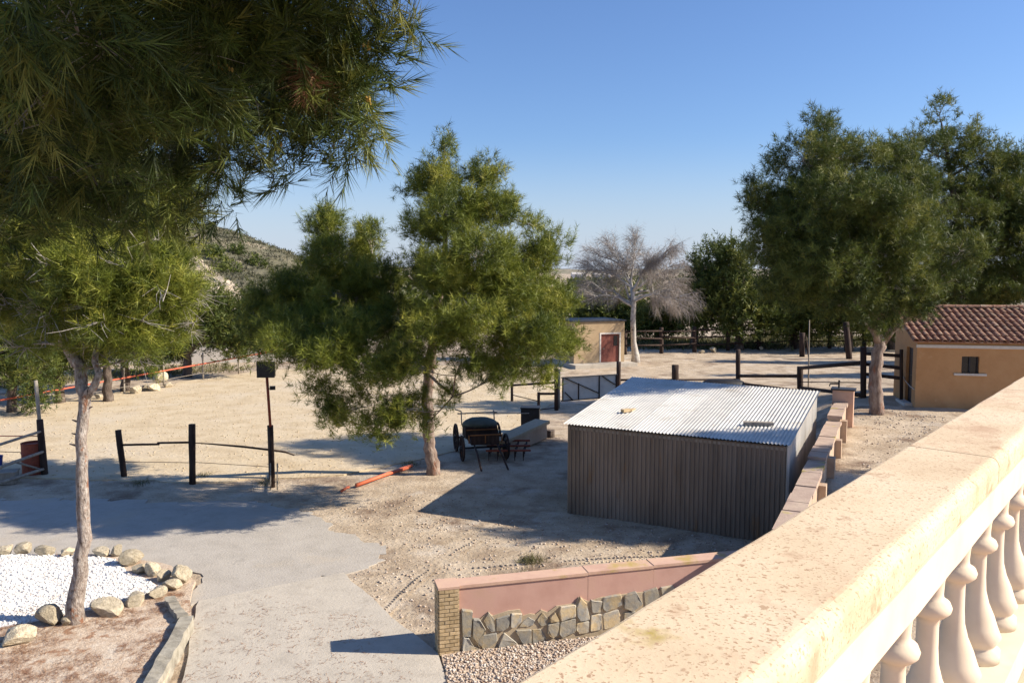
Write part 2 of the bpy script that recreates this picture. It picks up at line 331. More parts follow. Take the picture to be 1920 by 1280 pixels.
# gravel strip at the foot of the pink wall
gv = [(-1.0, 10.85), (-.7, 10.95), (4, 12.1), (7, 10), (3, 6), (-.5, 6), (-.72, 9.6)]
sheet('pebble_strip', gv, .028, m_bed, .03, .2, 10)
# terrace the viewer stands on
RD = Vector((.649, .761, 0)); RN = Vector((.761, -.649, 0))    # along the rail / away from the garden
TZ = HC - 1.75
def railpt(s, d, z): p = RD * s - RN * d; return Vector((p.x, p.y, z))
ter = MB()
a0, b0 = -6.0, 9.5
ter.prism([railpt(a0, .80, 0)[:2], railpt(a0, -6, 0)[:2], railpt(b0, -6, 0)[:2], railpt(b0, .80, 0)[:2]], TZ - .3, TZ)
props(ter.build('terrace_floor', m_pinktop), kind='structure')
tw = MB()
tw.prism([railpt(a0 + .2, .70, 0)[:2], railpt(a0 + .2, -5.8, 0)[:2], railpt(b0 - .2, -5.8, 0)[:2], railpt(b0 - .2, .70, 0)[:2]], -.3, TZ - .3)
props(tw.build('terrace_base_wall', m_orange), kind='structure')

# ---------------------------------------------------------------- foliage and trees
def unit(a): return a / np.maximum(np.linalg.norm(a, axis=-1, keepdims=True), 1e-9)
def foliage(lobes, clumps, shoots, needles, nl, nw, sl, g, up=.55, spread=.16, shell=.5, al0=1.3, al1=.65):
    """lobes (k,6). clumps in all, shoots per clump, needles per shoot -> triangles, tint, clump centres"""
    lobes = np.array(lobes, float); wgt = (lobes[:, 3] * lobes[:, 5]); wgt /= wgt.sum()
    li = g.choice(len(lobes), clumps, p=wgt); v = unit(g.normal(size=(clumps, 3)))
    r = shell + (1 - shell) * g.random((clumps, 1)) ** .5
    cc = lobes[li, :3] + v * r * lobes[li, 3:6]
    ct = g.normal(.45, .21, clumps)
    ns = clumps * shoots
    ci = np.repeat(np.arange(clumps), shoots)
    p = cc[ci] + g.normal(size=(ns, 3)) * spread
    d = unit(v[ci] * .7 + np.array([0, 0, up]) + g.normal(size=(ns, 3)) * .38)
    st = ct[ci] + g.normal(0, .12, ns)
    nn = ns * needles; si = np.repeat(np.arange(ns), needles)
    t = g.random(nn)[:, None]; dd = d[si]
    perp = unit(np.cross(dd, g.normal(size=(nn, 3))))
    al = (al0 - al1 * t) * (.75 + .5 * g.random((nn, 1)))
    nd = unit(dd * np.cos(al) + perp * np.sin(al))
    base = p[si] + dd * (t - .35) * sl
    ln = nl * (.7 + .5 * g.random((nn, 1)))
    side = unit(np.cross(nd, g.normal(size=(nn, 3)))) * nw * .5
    V = np.stack([base - side, base + side, base + nd * ln], 1).reshape(-1, 3)
    tint = np.clip(st[si] + g.normal(0, .08, nn), 0, 1)
    return V, np.arange(nn * 3).reshape(-1, 3), tint, cc, li, p, d
def curve(a, b, sag, n, g):
    a = np.array(a, float); b = np.array(b, float); L = np.linalg.norm(b - a); mid = (a + b) / 2 + np.array([0, 0, sag * L]) + g.normal(size=3) * L * .07
    t = np.linspace(0, 1, n)[:, None]
    return (1 - t) ** 2 * a + 2 * t * (1 - t) * mid + t * t * b
def pine(name, label, trunk, trad, lobes, clumps, shoots, needles, nl, nw, sl, seed, leaf=m_pineA, bark=m_barkd, cat='tree', group=None,
         spread=.16, shell=.5, up=.55, joins=None, tsegs=12, twigr=.012, brr=.05, extra_twigs=0, al0=1.3, al1=.65):
    g = np.random.default_rng(seed); t0 = Vector(trunk[0])
    root = thing(name, label, cat, t0, group)
    P = [np.array(p, float) for p in trunk]; tr = list(trad)
    pts = []; rad = []
    for i in range(len(P) - 1):
        for k in range(6):
            f = k / 6; q = P[i] * (1 - f) + P[i + 1] * f
            if i or k: q = q + g.normal(size=3) * np.array([1, 1, 0]) * tr[i] * .10
            pts.append(q); rad.append(tr[i] * (1 - f) + tr[i + 1] * f)
    pts.append(P[-1]); rad.append(tr[-1])
    pts[0] = pts[0] - np.array([0, 0, .25]); rad[0] *= 1.18
    mb = MB(); mb.tube(pts, rad, tsegs, .09, seed=seed); mb.build('trunk', bark, root, smooth=True)
    V, F, tint, cc, li, sp, sdir = foliage(lobes, clumps, shoots, needles, nl, nw, sl, g, up, spread, shell, al0, al1)
    np_mesh('crown', V, F, leaf, root, tint=tint)['kind'] = 'stuff'
    # limbs: from the trunk to every lobe, then twigs to its clumps
    bm = MB(); tp = np.array(pts); nT = len(tp); L = np.array(lobes, float); ends = [None] * len(L)
    cand = [(tp[i], min(rad[i] * .75, brr)) for i in range(int(nT * .35), nT)]
    todo = sorted(range(len(L)), key=lambda k: np.min(np.linalg.norm(tp[int(nT * .35):] - L[k, :3], axis=1)))
    for k in todo:
        c = L[k, :3]; best = None
        for q_, r_ in cand:
            dv = c - q_; cost = np.linalg.norm(dv) + .8 * max(0.0, -dv[2]) + .12 / max(r_, .004) * .05
            if best is None or cost < best[0]: best = (cost, q_, r_)
        q = curve(best[1], c, -.07 if c[2] > best[1][2] else .06, 7, g)
        r0 = best[2] * .85; rr_ = np.linspace(r0, r0 * .45, 7); bm.tube(q, rr_, 6, cap=False); ends[k] = q
        cand += [(q[j], rr_[j]) for j in (3, 4, 5, 6)]
    bm.build('limbs', bark, root, smooth=True)['kind'] = 'stuff'
    nv = []; nf = []; base = 0
    order = np.arange(len(cc))
    for i in order:
        q = ends[li[i]]; a = q[g.integers(3, 7)]; b = cc[i]; c = curve(a, b, .08, 4, g)
        for j in range(3):
            r1 = twigr * (1 - j * .28); r2 = twigr * (1 - (j + 1) * .28)
            dv = unit(c[j + 1] - c[j]); s1 = unit(np.cross(dv, np.array([.3, .5, .8]))); s2 = np.cross(dv, s1)
            for (cen, rr_) in ((c[j], r1), (c[j + 1], r2)):
                for an in (0, 2.094, 4.189): nv.append(cen + (s1 * math.cos(an) + s2 * math.sin(an)) * rr_)
            for e in range(3): nf.append((base + e, base + (e + 1) % 3, base + 3 + (e + 1) % 3, base + 3 + e))
            base += 6
    np_mesh('twigs', np.array(nv), np.array(nf), m_twig if bark is not m_barkd else bark, root)['kind'] = 'stuff'
    if extra_twigs:                                  # bare grey dead twigs sticking out of the crown
        bm = MB()
        for i in range(extra_twigs):
            k = g.integers(len(L)); c = L[k, :3]; v = unit(g.normal(size=3) * np.array([1, 1, .45]) + np.array([.25, -.75, 0]))
            a = c + v * L[k, 3:6] * .55; b = c + v * L[k, 3:6] * (1.05 + .15 * g.random()) + g.normal(size=3) * .12
            q = curve(a, b, -.05, 5, g); bm.tube(q, np.linspace(.010, .004, 5), 4, cap=False)
            for j in range(8):
                s0 = q[g.integers(1, 5)]; e0 = s0 + unit(v + g.normal(size=3) * .7) * (.18 + .3 * g.random())
                bm.tube(curve(s0, e0, 0, 3, g), [.006, .0045, .0025], 3, cap=False)
        bm.build('dead_twigs', m_twig, root, smooth=True)['kind'] = 'stuff'
    return root
def lobes_at(spec, Y0, ratio=1.0, flat=.85, shrink=.14, k=1.0, sh=0.0):
    """(px, py, r_px, depth offset) in the photo -> ellipsoids standing at their distance"""
    out = []
    for px, py, r, dy in spec:
        Y = Y0 + dy * k + sh; c = D(px, py, Y); rw = max(r * Y / FPX * .55, r * Y / FPX - shrink)
        out.append((c.x, c.y, c.z, rw, rw * ratio, rw * flat))
    return out

# the pine in the middle of the yard
cb = G(812, 888)
spec = [(832, 278, 26, 0), (828, 330, 42, 0), (775, 348, 32, .4), (912, 330, 38, .3), (850, 400, 66, -.3), (925, 395, 52, .3), (795, 430, 48, .5), (1003, 425, 36, .2), (1040, 455, 28, 0), (1020, 490, 46, 0),
        (905, 480, 72, -.8), (965, 540, 72, -.3), (825, 510, 62, -.9), (1040, 565, 46, .2), (1055, 640, 40, .2), (985, 625, 70, -.9), (895, 590, 72, -1.3), (815, 610, 58, -1.5), (945, 690, 52, -.8), (870, 672, 48, -1.4), (1015, 695, 34, -.2),
        (606, 418, 38, 1.6), (692, 438, 34, 1.6), (640, 480, 62, 1.6), (710, 520, 54, 1.3), (580, 530, 60, 1.6), (522, 555, 52, 1.4), (645, 565, 76, 1.4), (745, 600, 62, .6), (560, 605, 58, .6), (498, 615, 46, .8), (470, 580, 30, 1), (610, 620, 56, 0),
        (545, 645, 54, -.9), (620, 655, 58, -1.3), (700, 685, 56, -1.5), (768, 680, 52, -1.6), (660, 625, 50, -1.0), (592, 722, 24, -1), (640, 775, 40, -1.2), (712, 790, 46, -1.5), (765, 765, 44, -1.4), (690, 735, 26, -1), (850, 742, 34, -.9), (800, 795, 30, -.9), (505, 655, 24, -.6), (620, 740, 20, -1)]
pine('pine_tree', 'large full pine with forked crown beside the corrugated metal shed', [cb, D(805, 830, cb.y), D(800, 740, cb.y), D(815, 620, cb.y - .7), D(835, 480, cb.y - 1.7), D(832, 300, cb.y - 2.4)],
     [.19, .155, .145, .12, .07, .03], lobes_at(spec, cb.y, 2.2, .68, k=1.2, sh=-2.5, shrink=.16), 1150, 18, 23, .17, .0105, .17, 21, m_pineA, m_bark, brr=.06, spread=.15, shell=.6, up=.75)
# slender pine in the stone-edged bed on the left
lb_ = G(140, 1165, BZ)
spec = [(150, 420, 80, 0), (245, 410, 80, .3), (316, 455, 54, .2), (55, 480, 80, -.2), (175, 520, 95, -.5), (290, 530, 85, -.3), (336, 545, 42, .1), (105, 590, 75, -.4), (235, 605, 75, -.5), (308, 610, 54, .2), (15, 570, 60, 0),
        (200, 330, 90, .5), (80, 350, 85, .4), (320, 370, 64, .5), (-40, 430, 80, .3), (170, 655, 40, .2), (270, 660, 42, .3), (60, 645, 45, .6), (345, 615, 32, .4), (328, 490, 36, .6)]
pine('pine_tree', 'slender pine with pale flaking trunk rising from the stone edged gravel bed', [lb_, D(158, 980, lb_.y), D(152, 830, lb_.y), D(158, 740, lb_.y), D(150, 690, lb_.y + .1), D(118, 640, lb_.y + .1), D(135, 520, lb_.y + .2), D(170, 380, lb_.y + .2)],
     [.125, .090, .080, .085, .088, .070, .05, .025], lobes_at(spec, lb_.y, 1.3, shrink=.16), 780, 17, 21, .15, .0072, .15, 22, m_pineA, m_barkpale, twigr=.007, brr=.03, extra_twigs=100, tsegs=16, spread=.13)
fk = bpy.data.objects['pine_tree.001']
m2 = MB(); m2.tube([D(158, 745, lb_.y), D(176, 725, lb_.y - .05), D(186, 700, lb_.y - .1), D(178, 678, lb_.y), D(182, 640, lb_.y)], [.075, .06, .05, .045, .04], 12, .1, seed=4)
m2.build('forked_limb', m_barkpale, fk, smooth=True)
st_ = MB()
for px, py, dx in ((146, 815, -12), (143, 835, -13), (144, 790, -9), (165, 765, 9), (150, 900, -7)): st_.tube([D(px, py, lb_.y), D(px + dx, py - 3, lb_.y - .03)], [.02, .008], 5)
st_.build('broken_branch_stubs', m_bark, fk)['kind'] = 'stuff'
# near pine whose boughs hang into the view from the left
spec = [(705, 95, 75, 3.3), (745, 55, 40, 3.3), (735, 165, 45, 3.35), (640, 190, 75, 3.3), (690, 235, 48, 3.4), (560, 70, 100, 3.1), (470, 170, 95, 3.0), (370, 90, 120, 2.8), (210, 90, 140, 2.6), (80, 190, 130, 2.6), (250, 240, 110, 2.8), (600, 290, 36, 3.5),
        (420, 300, 62, 3.2), (330, 330, 70, 3.2), (180, 330, 95, 3.1), (545, 280, 46, 3.5), (440, 375, 30, 3.4), (395, 385, 30, 3.4), (20, 320, 95, 3.0), (640, -40, 100, 3.1), (450, -60, 130, 2.9), (250, -80, 150, 2.7), (60, 30, 120, 2.2), (-90, 120, 160, 2.6), (-90, 330, 140, 3.0), (520, 210, 60, 3.3), (310, 200, 80, 3.1), (100, 330, 80, 3.3), (260, 380, 50, 3.5), (655, 262, 42, 3.4), (600, 300, 38, 3.4), (530, 300, 44, 3.4), (735, 110, 46, 3.3), (700, 185, 50, 3.3), (620, 110, 70, 3.3), (560, 190, 70, 3.4)]
nlob = []
for px, py, r, Y in spec:
    c = D(px - (40 if px > 690 else 10), py, Y); rw = max(.06, r * Y / FPX - .03); nlob.append((c.x, c.y, c.z, rw, rw * 1.2, rw * .8))
for px, py, r, Y in ((300, 150, 150, 4.3), (450, 130, 120, 4.3), (180, 250, 150, 4.4), (90, 90, 150, 4.2), (560, 130, 90, 4.2), (20, 250, 130, 4.4), (380, 260, 70, 4.3)):
    c = D(px, py, Y); rw = r * Y / FPX; nlob.append((c.x, c.y, c.z, rw, rw * .8, rw * .8))
nlob += [(-1.2, 2.3, 6.75, .4, .45, .22), (-.55, 3.0, 7.0, .35, .4, .2), (.4, 2.5, 7.1, .35, .4, .2), (.1, 3.1, 7.15, .3, .35, .2), (-.35, 2.0, 6.65, .28, .3, .18), (-.75, 1.9, 6.6, .28, .3, .18), (.05, 1.85, 6.8, .28, .3, .18), (-.2, 2.65, 6.8, .3, .35, .2), (-.55, 2.45, 6.8, .3, .35, .2), (-.85, 2.75, 6.75, .3, .3, .2), (.2, 2.7, 7.05, .3, .35, .2), (-.1, 2.2, 6.95, .3, .35, .2), (-.9, 2.3, 6.95, .35, .35, .22), (-1.3, 3.1, 6.85, .32, .5, .22), (-1.9, 3.4, 7.1, .4, .5, .3), (-2.5, 2.9, 7.2, .5, .6, .35), (-3.2, 3.8, 7.4, .7, .8, .5), (-4.3, 3.6, 7.6, .9, 1, .6), (-4.2, 4.2, 8.6, .8, .9, .6), (-5.6, 3.8, 7.2, .8, .9, .6), (-4.6, 4, 6.4, .7, .8, .4)]
near = pine('near_pine_tree', 'near pine whose dark needled boughs hang in from the upper left', [(-5.0, 4.0, 0), (-4.9, 4.0, 3), (-4.8, 4.0, 5.8), (-4.6, 4.0, 7.6), (-4.5, 4.0, 8.8)],
            [.26, .22, .16, .09, .03], nlob, 2600, 5, 40, .105, .0042, .15, 23, m_pineN, m_bark, twigr=.004, brr=.03, spread=.07, up=.05, shell=.2, tsegs=14, al0=.95, al1=.6)
g9 = np.random.default_rng(5); c = D(575, 140, 3.12)
V, F, tint, *_ = foliage([(c.x, c.y, c.z, .05, .05, .04)], 4, 3, 45, .085, .0028, .10, g9, up=-.5, spread=.02)
np_mesh('dead_shoot', V, F, m_deadn, near, tint=tint)['kind'] = 'stuff'
yb = MB()
for px, py, Y in ((482, 70, 2.95), (415, 128, 2.9), (405, 120, 2.9), (688, 85, 3.2), (522, 275, 3.3), (690, 190, 3.2), (430, 130, 2.9)):
    for q in range(7):
        p = D(px + rnd.uniform(-7, 7), py + rnd.uniform(-6, 6), Y + rnd.uniform(-.02, .02)); yb.lathe(p, [(.001, -.009), (.005, -.004), (.005, .004), (.001, .009)], 6)
m_bud = mat('yellow_pollen_buds', [(.42, .26, .06), (.55, .36, .10)], 20, 3); yb.build('pollen_buds', m_bud, near, smooth=True)['kind'] = 'stuff'
# pines beside the ochre outbuilding on the right
rb = GT(1643, 775)
spec = [(1540, 230, 36, 0), (1505, 300, 62, 0), (1585, 300, 70, .4), (1440, 370, 46, .2), (1420, 420, 26, 0), (1520, 395, 85, -.4), (1620, 385, 75, .2), (1440, 465, 48, .2), (1545, 495, 90, -.8), (1650, 470, 75, -.5), (1470, 540, 50, .2),
        (1600, 565, 52, -.9), (1690, 540, 55, -.6), (1690, 350, 60, .6), (1410, 350, 20, 0), (1530, 570, 40, .3), (1650, 600, 36, -.8), (1560, 375, 80, -.9), (1635, 395, 75, -.9), (1500, 430, 65, -.8), (1550, 445, 75, -.4), (1620, 480, 75, -.4), (1490, 490, 55, -.5), (1690, 430, 70, 0), (1680, 290, 40, .5), (1722, 565, 36, -.3), (1765, 520, 48, -.2), (1800, 470, 46, 0), (1745, 590, 22, -.4)]
pine('pine_tree', 'tall pine with forked trunk in front of the ochre outbuilding door', [rb, D(1640, 700, rb.y), D(1650, 640, rb.y), D(1615, 570, rb.y), D(1580, 430, rb.y), D(1545, 250, rb.y)],
     [.205, .18, .165, .12, .07, .03], lobes_at(spec, rb.y, 1.7, k=1.2, sh=-.6, flat=.7), 1050, 17, 19, .18, .0135, .18, 24, m_pineB, m_bark, brr=.07)
fk = bpy.data.objects['pine_tree.002']; m2 = MB()
m2.tube([D(1650, 650, rb.y), D(1672, 620, rb.y - .1), D(1710, 590, rb.y - .3), D(1745, 568, rb.y - .5), D(1768, 530, rb.y - .4)], [.12, .10, .08, .055, .025], 10, .1)
m2.tube([D(1645, 640, rb.y - .1), D(1640, 600, rb.y - .4), D(1610, 560, rb.y - .7)], [.10, .08, .04], 8, .1)
m2.build('forked_limb', m_bark, fk, smooth=True)
rz = Vector((D(1835, 600, 31).x, 31.0, 0)); rz.z = T(rz.x, rz.y)
spec = [(1762, 212, 34, 0), (1690, 430, 70, 0), (1690, 350, 60, 0), (1800, 260, 46, 0), (1850, 280, 40, .3), (1745, 285, 62, 0), (1815, 310, 60, .3), (1700, 300, 36, .3), (1770, 390, 90, -.5), (1860, 360, 62, 0), (1902, 290, 32, .2), (1910, 380, 60, .3), (1860, 450, 75, -.5), (1750, 480, 80, -.7), (1930, 470, 70, 0), (1800, 545, 60, -.5), (1880, 540, 60, -.8), (1720, 560, 40, 0),
        (1900, 420, 80, 0), (1850, 390, 75, .2), (1925, 520, 75, 0), (1840, 545, 62, -.3), (1800, 470, 70, 0), (1880, 330, 60, .4), (1980, 350, 80, .3), (2000, 480, 90, 0), (1960, 560, 60, 0)]
pine('pine_tree', 'broad pine rising behind the tiled roof at the right edge', [rz, D(1830, 560, 31), D(1800, 430, 31), D(1765, 230, 31)], [.32, .25, .14, .03], lobes_at(spec, 31, 1.4, .72), 1150, 15, 16, .20, .018, .20, 25, m_pineB, m_barkd, brr=.07)
# pine standing outside the picture to the right: it throws the shade on the near end of the retaining wall
ob = Vector((14.8, 15.4, 0)); ob.z = T(ob.x, ob.y)
pine('pine_tree', 'pine just outside the right edge behind the balustrade', [ob, ob + Vector((0, 0, 3)), ob + Vector((.1, 0, 6)), ob + Vector((0, .1, 8.6))], [.26, .2, .12, .03],
     [(ob.x, ob.y, 8.9, .5, .4, .7), (ob.x, ob.y + .1, 7.9, .8, .6, .7), (ob.x + .3, ob.y + .2, 6.6, 1.1, .8, .8), (ob.x - .4, ob.y + .4, 5.6, 1.2, .9, .8), (ob.x + .5, ob.y + .2, 5, 1.2, 1., .7)], 170, 16, 13, .17, .03, .34, 26, m_pineB, m_barkd, brr=.06)
# two pines beyond the right edge that stripe the far arena with shade
for k, (x, y, h) in enumerate(((29.5, 41.0, 10.5), (31.5, 47.5, 12.0))):
    b = Vector((x, y, T(x, y))); g_ = np.random.default_rng(300 + k)
    pine('pine_tree', ('pine outside the right edge beyond the outbuilding', 'farthest pine outside the right edge behind the arena')[k], [b, b + Vector((.1, 0, h * .4)), b + Vector((0, .2, h * .7)), b + Vector((0, 0, h))], [.3, .22, .14, .03],
         [(x + g_.normal() * 1.1 * (1.1 - f), y + g_.normal() * 1.0 * (1.1 - f), b.z + h * (.3 + .68 * f), 1.7 * (1.15 - f), 1.5 * (1.15 - f), 1.0) for f in np.linspace(0, 1, 9)], 330, 14, 11, .2, .04, .4, 310 + k, m_pineB, m_barkd, brr=.08)
# background pines
bgt = [  # px base, py base, spec lobes, label
    (352, 706, 0, [(350, 640, 30, 0), (400, 610, 48, 0), (440, 600, 48, .5), (460, 640, 36, 0), (410, 570, 34, .6), (372, 590, 40, .8), (435, 650, 30, -.5), (470, 580, 30, .5)], 'dark rounded pine behind the red taped fence left of the middle pine', 230),
    (236, 733, 0, [(235, 640, 45, 0), (260, 610, 50, .5), (200, 620, 45, .3), (280, 660, 34, 0), (230, 570, 50, 1)], 'pine with bare dark trunk just right of the pale slender trunk', 200),
    (202, 752, 0, [(180, 650, 45, 0), (150, 620, 50, .5), (215, 640, 36, .3), (180, 570, 55, 1)], 'dark pine half hidden behind the pale slender trunk', 190),
    (22, 772, 0, [(20, 650, 60, 0), (-20, 610, 60, .5), (60, 690, 45, -.3), (50, 620, 55, .4), (20, 560, 60, .8), (-30, 690, 50, 0), (70, 740, 28, -.6)], 'bushy low pine behind the tape at the left edge', 330),
    (112, 755, 0, [(110, 650, 50, 0), (130, 600, 50, .5), (90, 690, 32, -.3)], 'thin dark pine between the left edge and the slender trunk', 150),
    (300, 700, 0, [(300, 640, 36, 0), (320, 600, 40, .5), (285, 660, 28, .2), (330, 655, 25, -.3)], 'small pine above the pale boulder heap', 130),
    (1300, 652, 0, [(1315, 540, 40, 0), (1340, 500, 46, .5), (1300, 590, 36, 0), (1345, 590, 46, -1), (1290, 550, 24, 0)], 'pine beside the right edge of the bare tree', 220),
    (1385, 655, 0, [(1385, 490, 40, 0), (1370, 540, 50, 0), (1420, 560, 46, .3), (1395, 600, 40, -1), (1440, 600, 34, -.5), (1360, 470, 22, .5)], 'sunlit pine behind the far rail fence near the picture middle right', 240),
    (1490, 652, 0, [(1490, 540, 50, 0), (1470, 590, 50, -.3), (1520, 590, 46, 0), (1500, 500, 46, .5)], 'shaded pine behind the far fence below the tall forked pine', 230),
    (1592, 658, 0, [(1590, 560, 50, 0), (1560, 590, 45, -.3), (1630, 590, 50, 0)], 'far pine with leaning dark trunk left of the forked trunk', 200),
    (1672, 655, 0, [(1680, 570, 50, 0), (1720, 590, 50, 0), (1650, 600, 40, 0)], 'far pine seen between forked trunk and ochre outbuilding', 170),
    (1112, 640, 0, [(1112, 585, 32, 0), (1090, 600, 28, 0), (1135, 600, 26, 0), (1105, 560, 22, .5)], 'low pine behind the buff hut roof', 120),
    (1160, 640, 0, [(1160, 590, 30, 0), (1185, 600, 28, 0), (1170, 565, 20, .5)], 'low pine between hut roof and bare trunk', 110),
    (1232, 645, 0, [(1230, 595, 34, 0), (1260, 600, 30, 0), (1210, 605, 26, 0), (1240, 565, 24, .5)], 'low pine right of the bare trunk behind the rail fence', 130),
]
for i, (px, py, z, sp, lab, n) in enumerate(bgt):
    b = G(px, py, 0.0); b.z = T(b.x, b.y) if px > 900 else 0
    Y = b.y; tops = min(s[1] for s in sp); cx = sum(s[0] for s in sp) / len(sp)
    pine('pine_tree', lab, [b, D(px + rnd.uniform(-3, 3), py * .6 + 600 * .4, Y), D((px + cx) / 2, (py + tops) / 2 - 10, Y), D(cx, tops, Y)], [.006 * Y, .0045 * Y, .003 * Y, .0008 * Y],
         lobes_at(sp, Y, 1.2), int(n * 1.35), 8, 11, .006 * Y if Y < 45 else .0055 * Y, .0011 * Y, .010 * Y, 100 + i, m_pineB, m_barkd, group='pines round the far side of the riding arenas', brr=.07, twigr=.02, tsegs=8, spread=.0065 * Y)
# bare grey tree by the hut
db = G(1192, 678)
droot = thing('bare_tree', 'leafless grey tree with drooping twigs beside the buff hut', 'tree', db)
Yd = db.y; t_ = MB()
t_.tube([db - Vector((0, 0, .2)), D(1192, 668, Yd), D(1188, 640, Yd), D(1187, 600, Yd), D(1188, 570, Yd), D(1185, 540, Yd)], [.32, .24, .17, .17, .15, .12], 10, .08)
t_.build('trunk', m_dead, droot, smooth=True)
gd = np.random.default_rng(77); lm = MB(); tw_v = []; tw_f = []
def strip(a, b, wd):
    d = unit(b - a); s = unit(np.cross(d, gd.normal(size=3))) * wd; n = len(tw_v)
    tw_v.extend([a - s, a + s, b]); tw_f.append((n, n + 1, n + 2))
limbs = [(1188, 570, 1172, 535, 1140, 505), (1186, 545, 1172, 515, 1150, 470), (1186, 545, 1202, 515, 1228, 478), (1188, 560, 1218, 552, 1255, 535), (1185, 540, 1186, 505, 1190, 462), (1188, 575, 1160, 558, 1118, 555),
         (1186, 545, 1218, 522, 1255, 500), (1186, 540, 1155, 515, 1115, 505), (1187, 550, 1215, 545, 1248, 570), (1188, 565, 1228, 552, 1268, 560), (1186, 540, 1170, 500, 1125, 480), (1186, 545, 1215, 500, 1245, 480), (1188, 570, 1150, 545, 1112, 535)]
for (x0, y0, x1, y1, x2, y2) in limbs:
    dy = gd.uniform(-2.2, 2.2); a = np.array(D(x0, y0, Yd)); m_ = np.array(D(x1, y1, Yd + dy * .5)); e = np.array(D(x2, y2, Yd + dy))
    q = np.vstack([a, (a + m_) / 2 + gd.normal(size=3) * .06, m_, (m_ + e) / 2 + gd.normal(size=3) * .1, e]); lm.tube(q, [.09, .075, .06, .04, .02], 6, cap=False)
    for k in range(22):
        s0 = q[gd.integers(2, 5)] + gd.normal(size=3) * .1; out = unit((s0 - np.array(D(1187, 560, Yd))) + gd.normal(size=3) * .9); L_ = .6 + gd.random() * 1.0
        e1 = s0 + out * L_ * np.array([1, 1, .7]); q1 = curve(s0, e1, .12, 5, gd); lm.tube(q1, [.022, .018, .014, .01, .007], 4, cap=False)
        for j in range(18):
            f0 = q1[gd.integers(1, 5)]; droop = -.3 - 1.3 * (x2 > 1225) * gd.random(); o2 = unit(out + gd.normal(size=3) * .6 + np.array([0, 0, droop]))
            f1 = f0 + o2 * (.3 + .5 * gd.random()); strip(f0, f1, .007)
            for u in range(6):
                h0 = f0 + (f1 - f0) * gd.random(); h1 = h0 + unit(o2 + gd.normal(size=3) * .5 + np.array([0, 0, droop * .9])) * (.25 + .35 * gd.random()); strip(h0, h1, .0045)
lm.build('limbs', m_dead, droot, smooth=True)['kind'] = 'stuff'
np_mesh('twigs', np.array(tw_v), np.array(tw_f), m_deadtwig, droot)['kind'] = 'stuff'
# ---------------------------------------------------------------- balustrade
RZ = HC - .64; CI, CO = .478, .777; TB = HC - .86
bal = thing('balustrade', 'cream balustrade with broad stained coping along the near terrace edge', 'balustrade', railpt(0, .63, TZ))
def railprofile(s0, s1, prof, jit=0.0):
    mb = MB(); n = len(prof); segs = max(2, int((s1 - s0) / .12))
    vs = []; fs = []
    for i in range(segs + 1):
        s = s0 + (s1 - s0) * i / segs
        for d, z in prof:
            j = jit * (float(vnoise(s * 6, d * 40 + z * 10, 4)) - .5); vs.append(railpt(s, d + j, z + j))
    for i in range(segs):
        for k in range(n): k2 = (k + 1) % n; fs.append((i * n + k, (i + 1) * n + k, (i + 1) * n + k2, i * n + k2))
    fs.append(tuple(range(n))); fs.append(tuple(segs * n + k for k in range(n - 1, -1, -1)))
    mb.add(vs, fs); return mb
def roundc(cx, cz, r, a0, a1, n=5): return [(cx + r * math.cos(R(a0 + (a1 - a0) * i / n)), cz + r * math.sin(R(a0 + (a1 - a0) * i / n))) for i in range(n + 1)]
cop = roundc(CO - .012, RZ - .012, .012, 0, 90, 3) + roundc(CI + .035, RZ - .035, .035, 90, 180, 6) + roundc(CI + .02, RZ - .085, .02, 180, 270, 4) + [(CI + .012 + .02, RZ - .105), (CO - .02, RZ - .105), (CO, RZ - .09)]
cuts = [-6, -4.3, -2.6, -.9, .8, 3.18, 5.1, 6.9, 8.6, 9.5]
for i in range(len(cuts) - 1): railprofile(cuts[i] + .004, cuts[i + 1] - .004, cop, .004).build('coping_slab', m_cream, bal, smooth=False)
beam = [(CO - .03, RZ - .107), (CO - .03, TB)] + [(CI + .006, TB), (CI + .006, RZ - .107)]
railprofile(-6, 9.5, beam[::1], .002).build('top_beam', m_balu, bal)
plinth = [(CO - .02, TZ + .14), (CO - .02, TZ + .002), (CI, TZ + .002), (CI, TZ + .14)]
railprofile(-6, 9.5, plinth).build('bottom_rail', m_balu, bal)
bh = TB - (TZ + .14)
bm_ = MB(); bw = .225
bm_.box((0, 0, bh - .02), (.20, .215, .04)); 
prof = [(.10, .0), (.10, .045), (.088, .055), (.098, .07), (.102, .10), (.098, .14), (.082, .185), (.058, .235), (.044, .285), (.040, .34), (.039, .42), (.041, .445), (.06, .452), (.078, .468), (.082, .482), (.074, .50), (.052, .512), (.050, .53), (.053, .57), (.062, .615), (.078, .655), (.09, .68)]
prof = [(r * (.88 if r < .1 else 1), z * (bh - .04) / .70) for r, z in prof] + [(.092, bh - .04)]
bm_.lathe((0, 0, 0), prof, 24)
bme = bm_.mesh('baluster'); bme.materials.append(m_balu)
for p in bme.polygons: p.use_smooth = len(p.vertices) == 4 and abs(p.normal.z) < .95 and p.index > 5
ang = math.atan2(RD.y, RD.x)
s = -5.7
while s < 9.4:
    q = railpt(s, (CI + CO) / 2 - .005, TZ + .14) - WLOC[bal]; link_copy(bme, 'baluster', m_balu, bal, q, (0, 0, ang)); s += .41

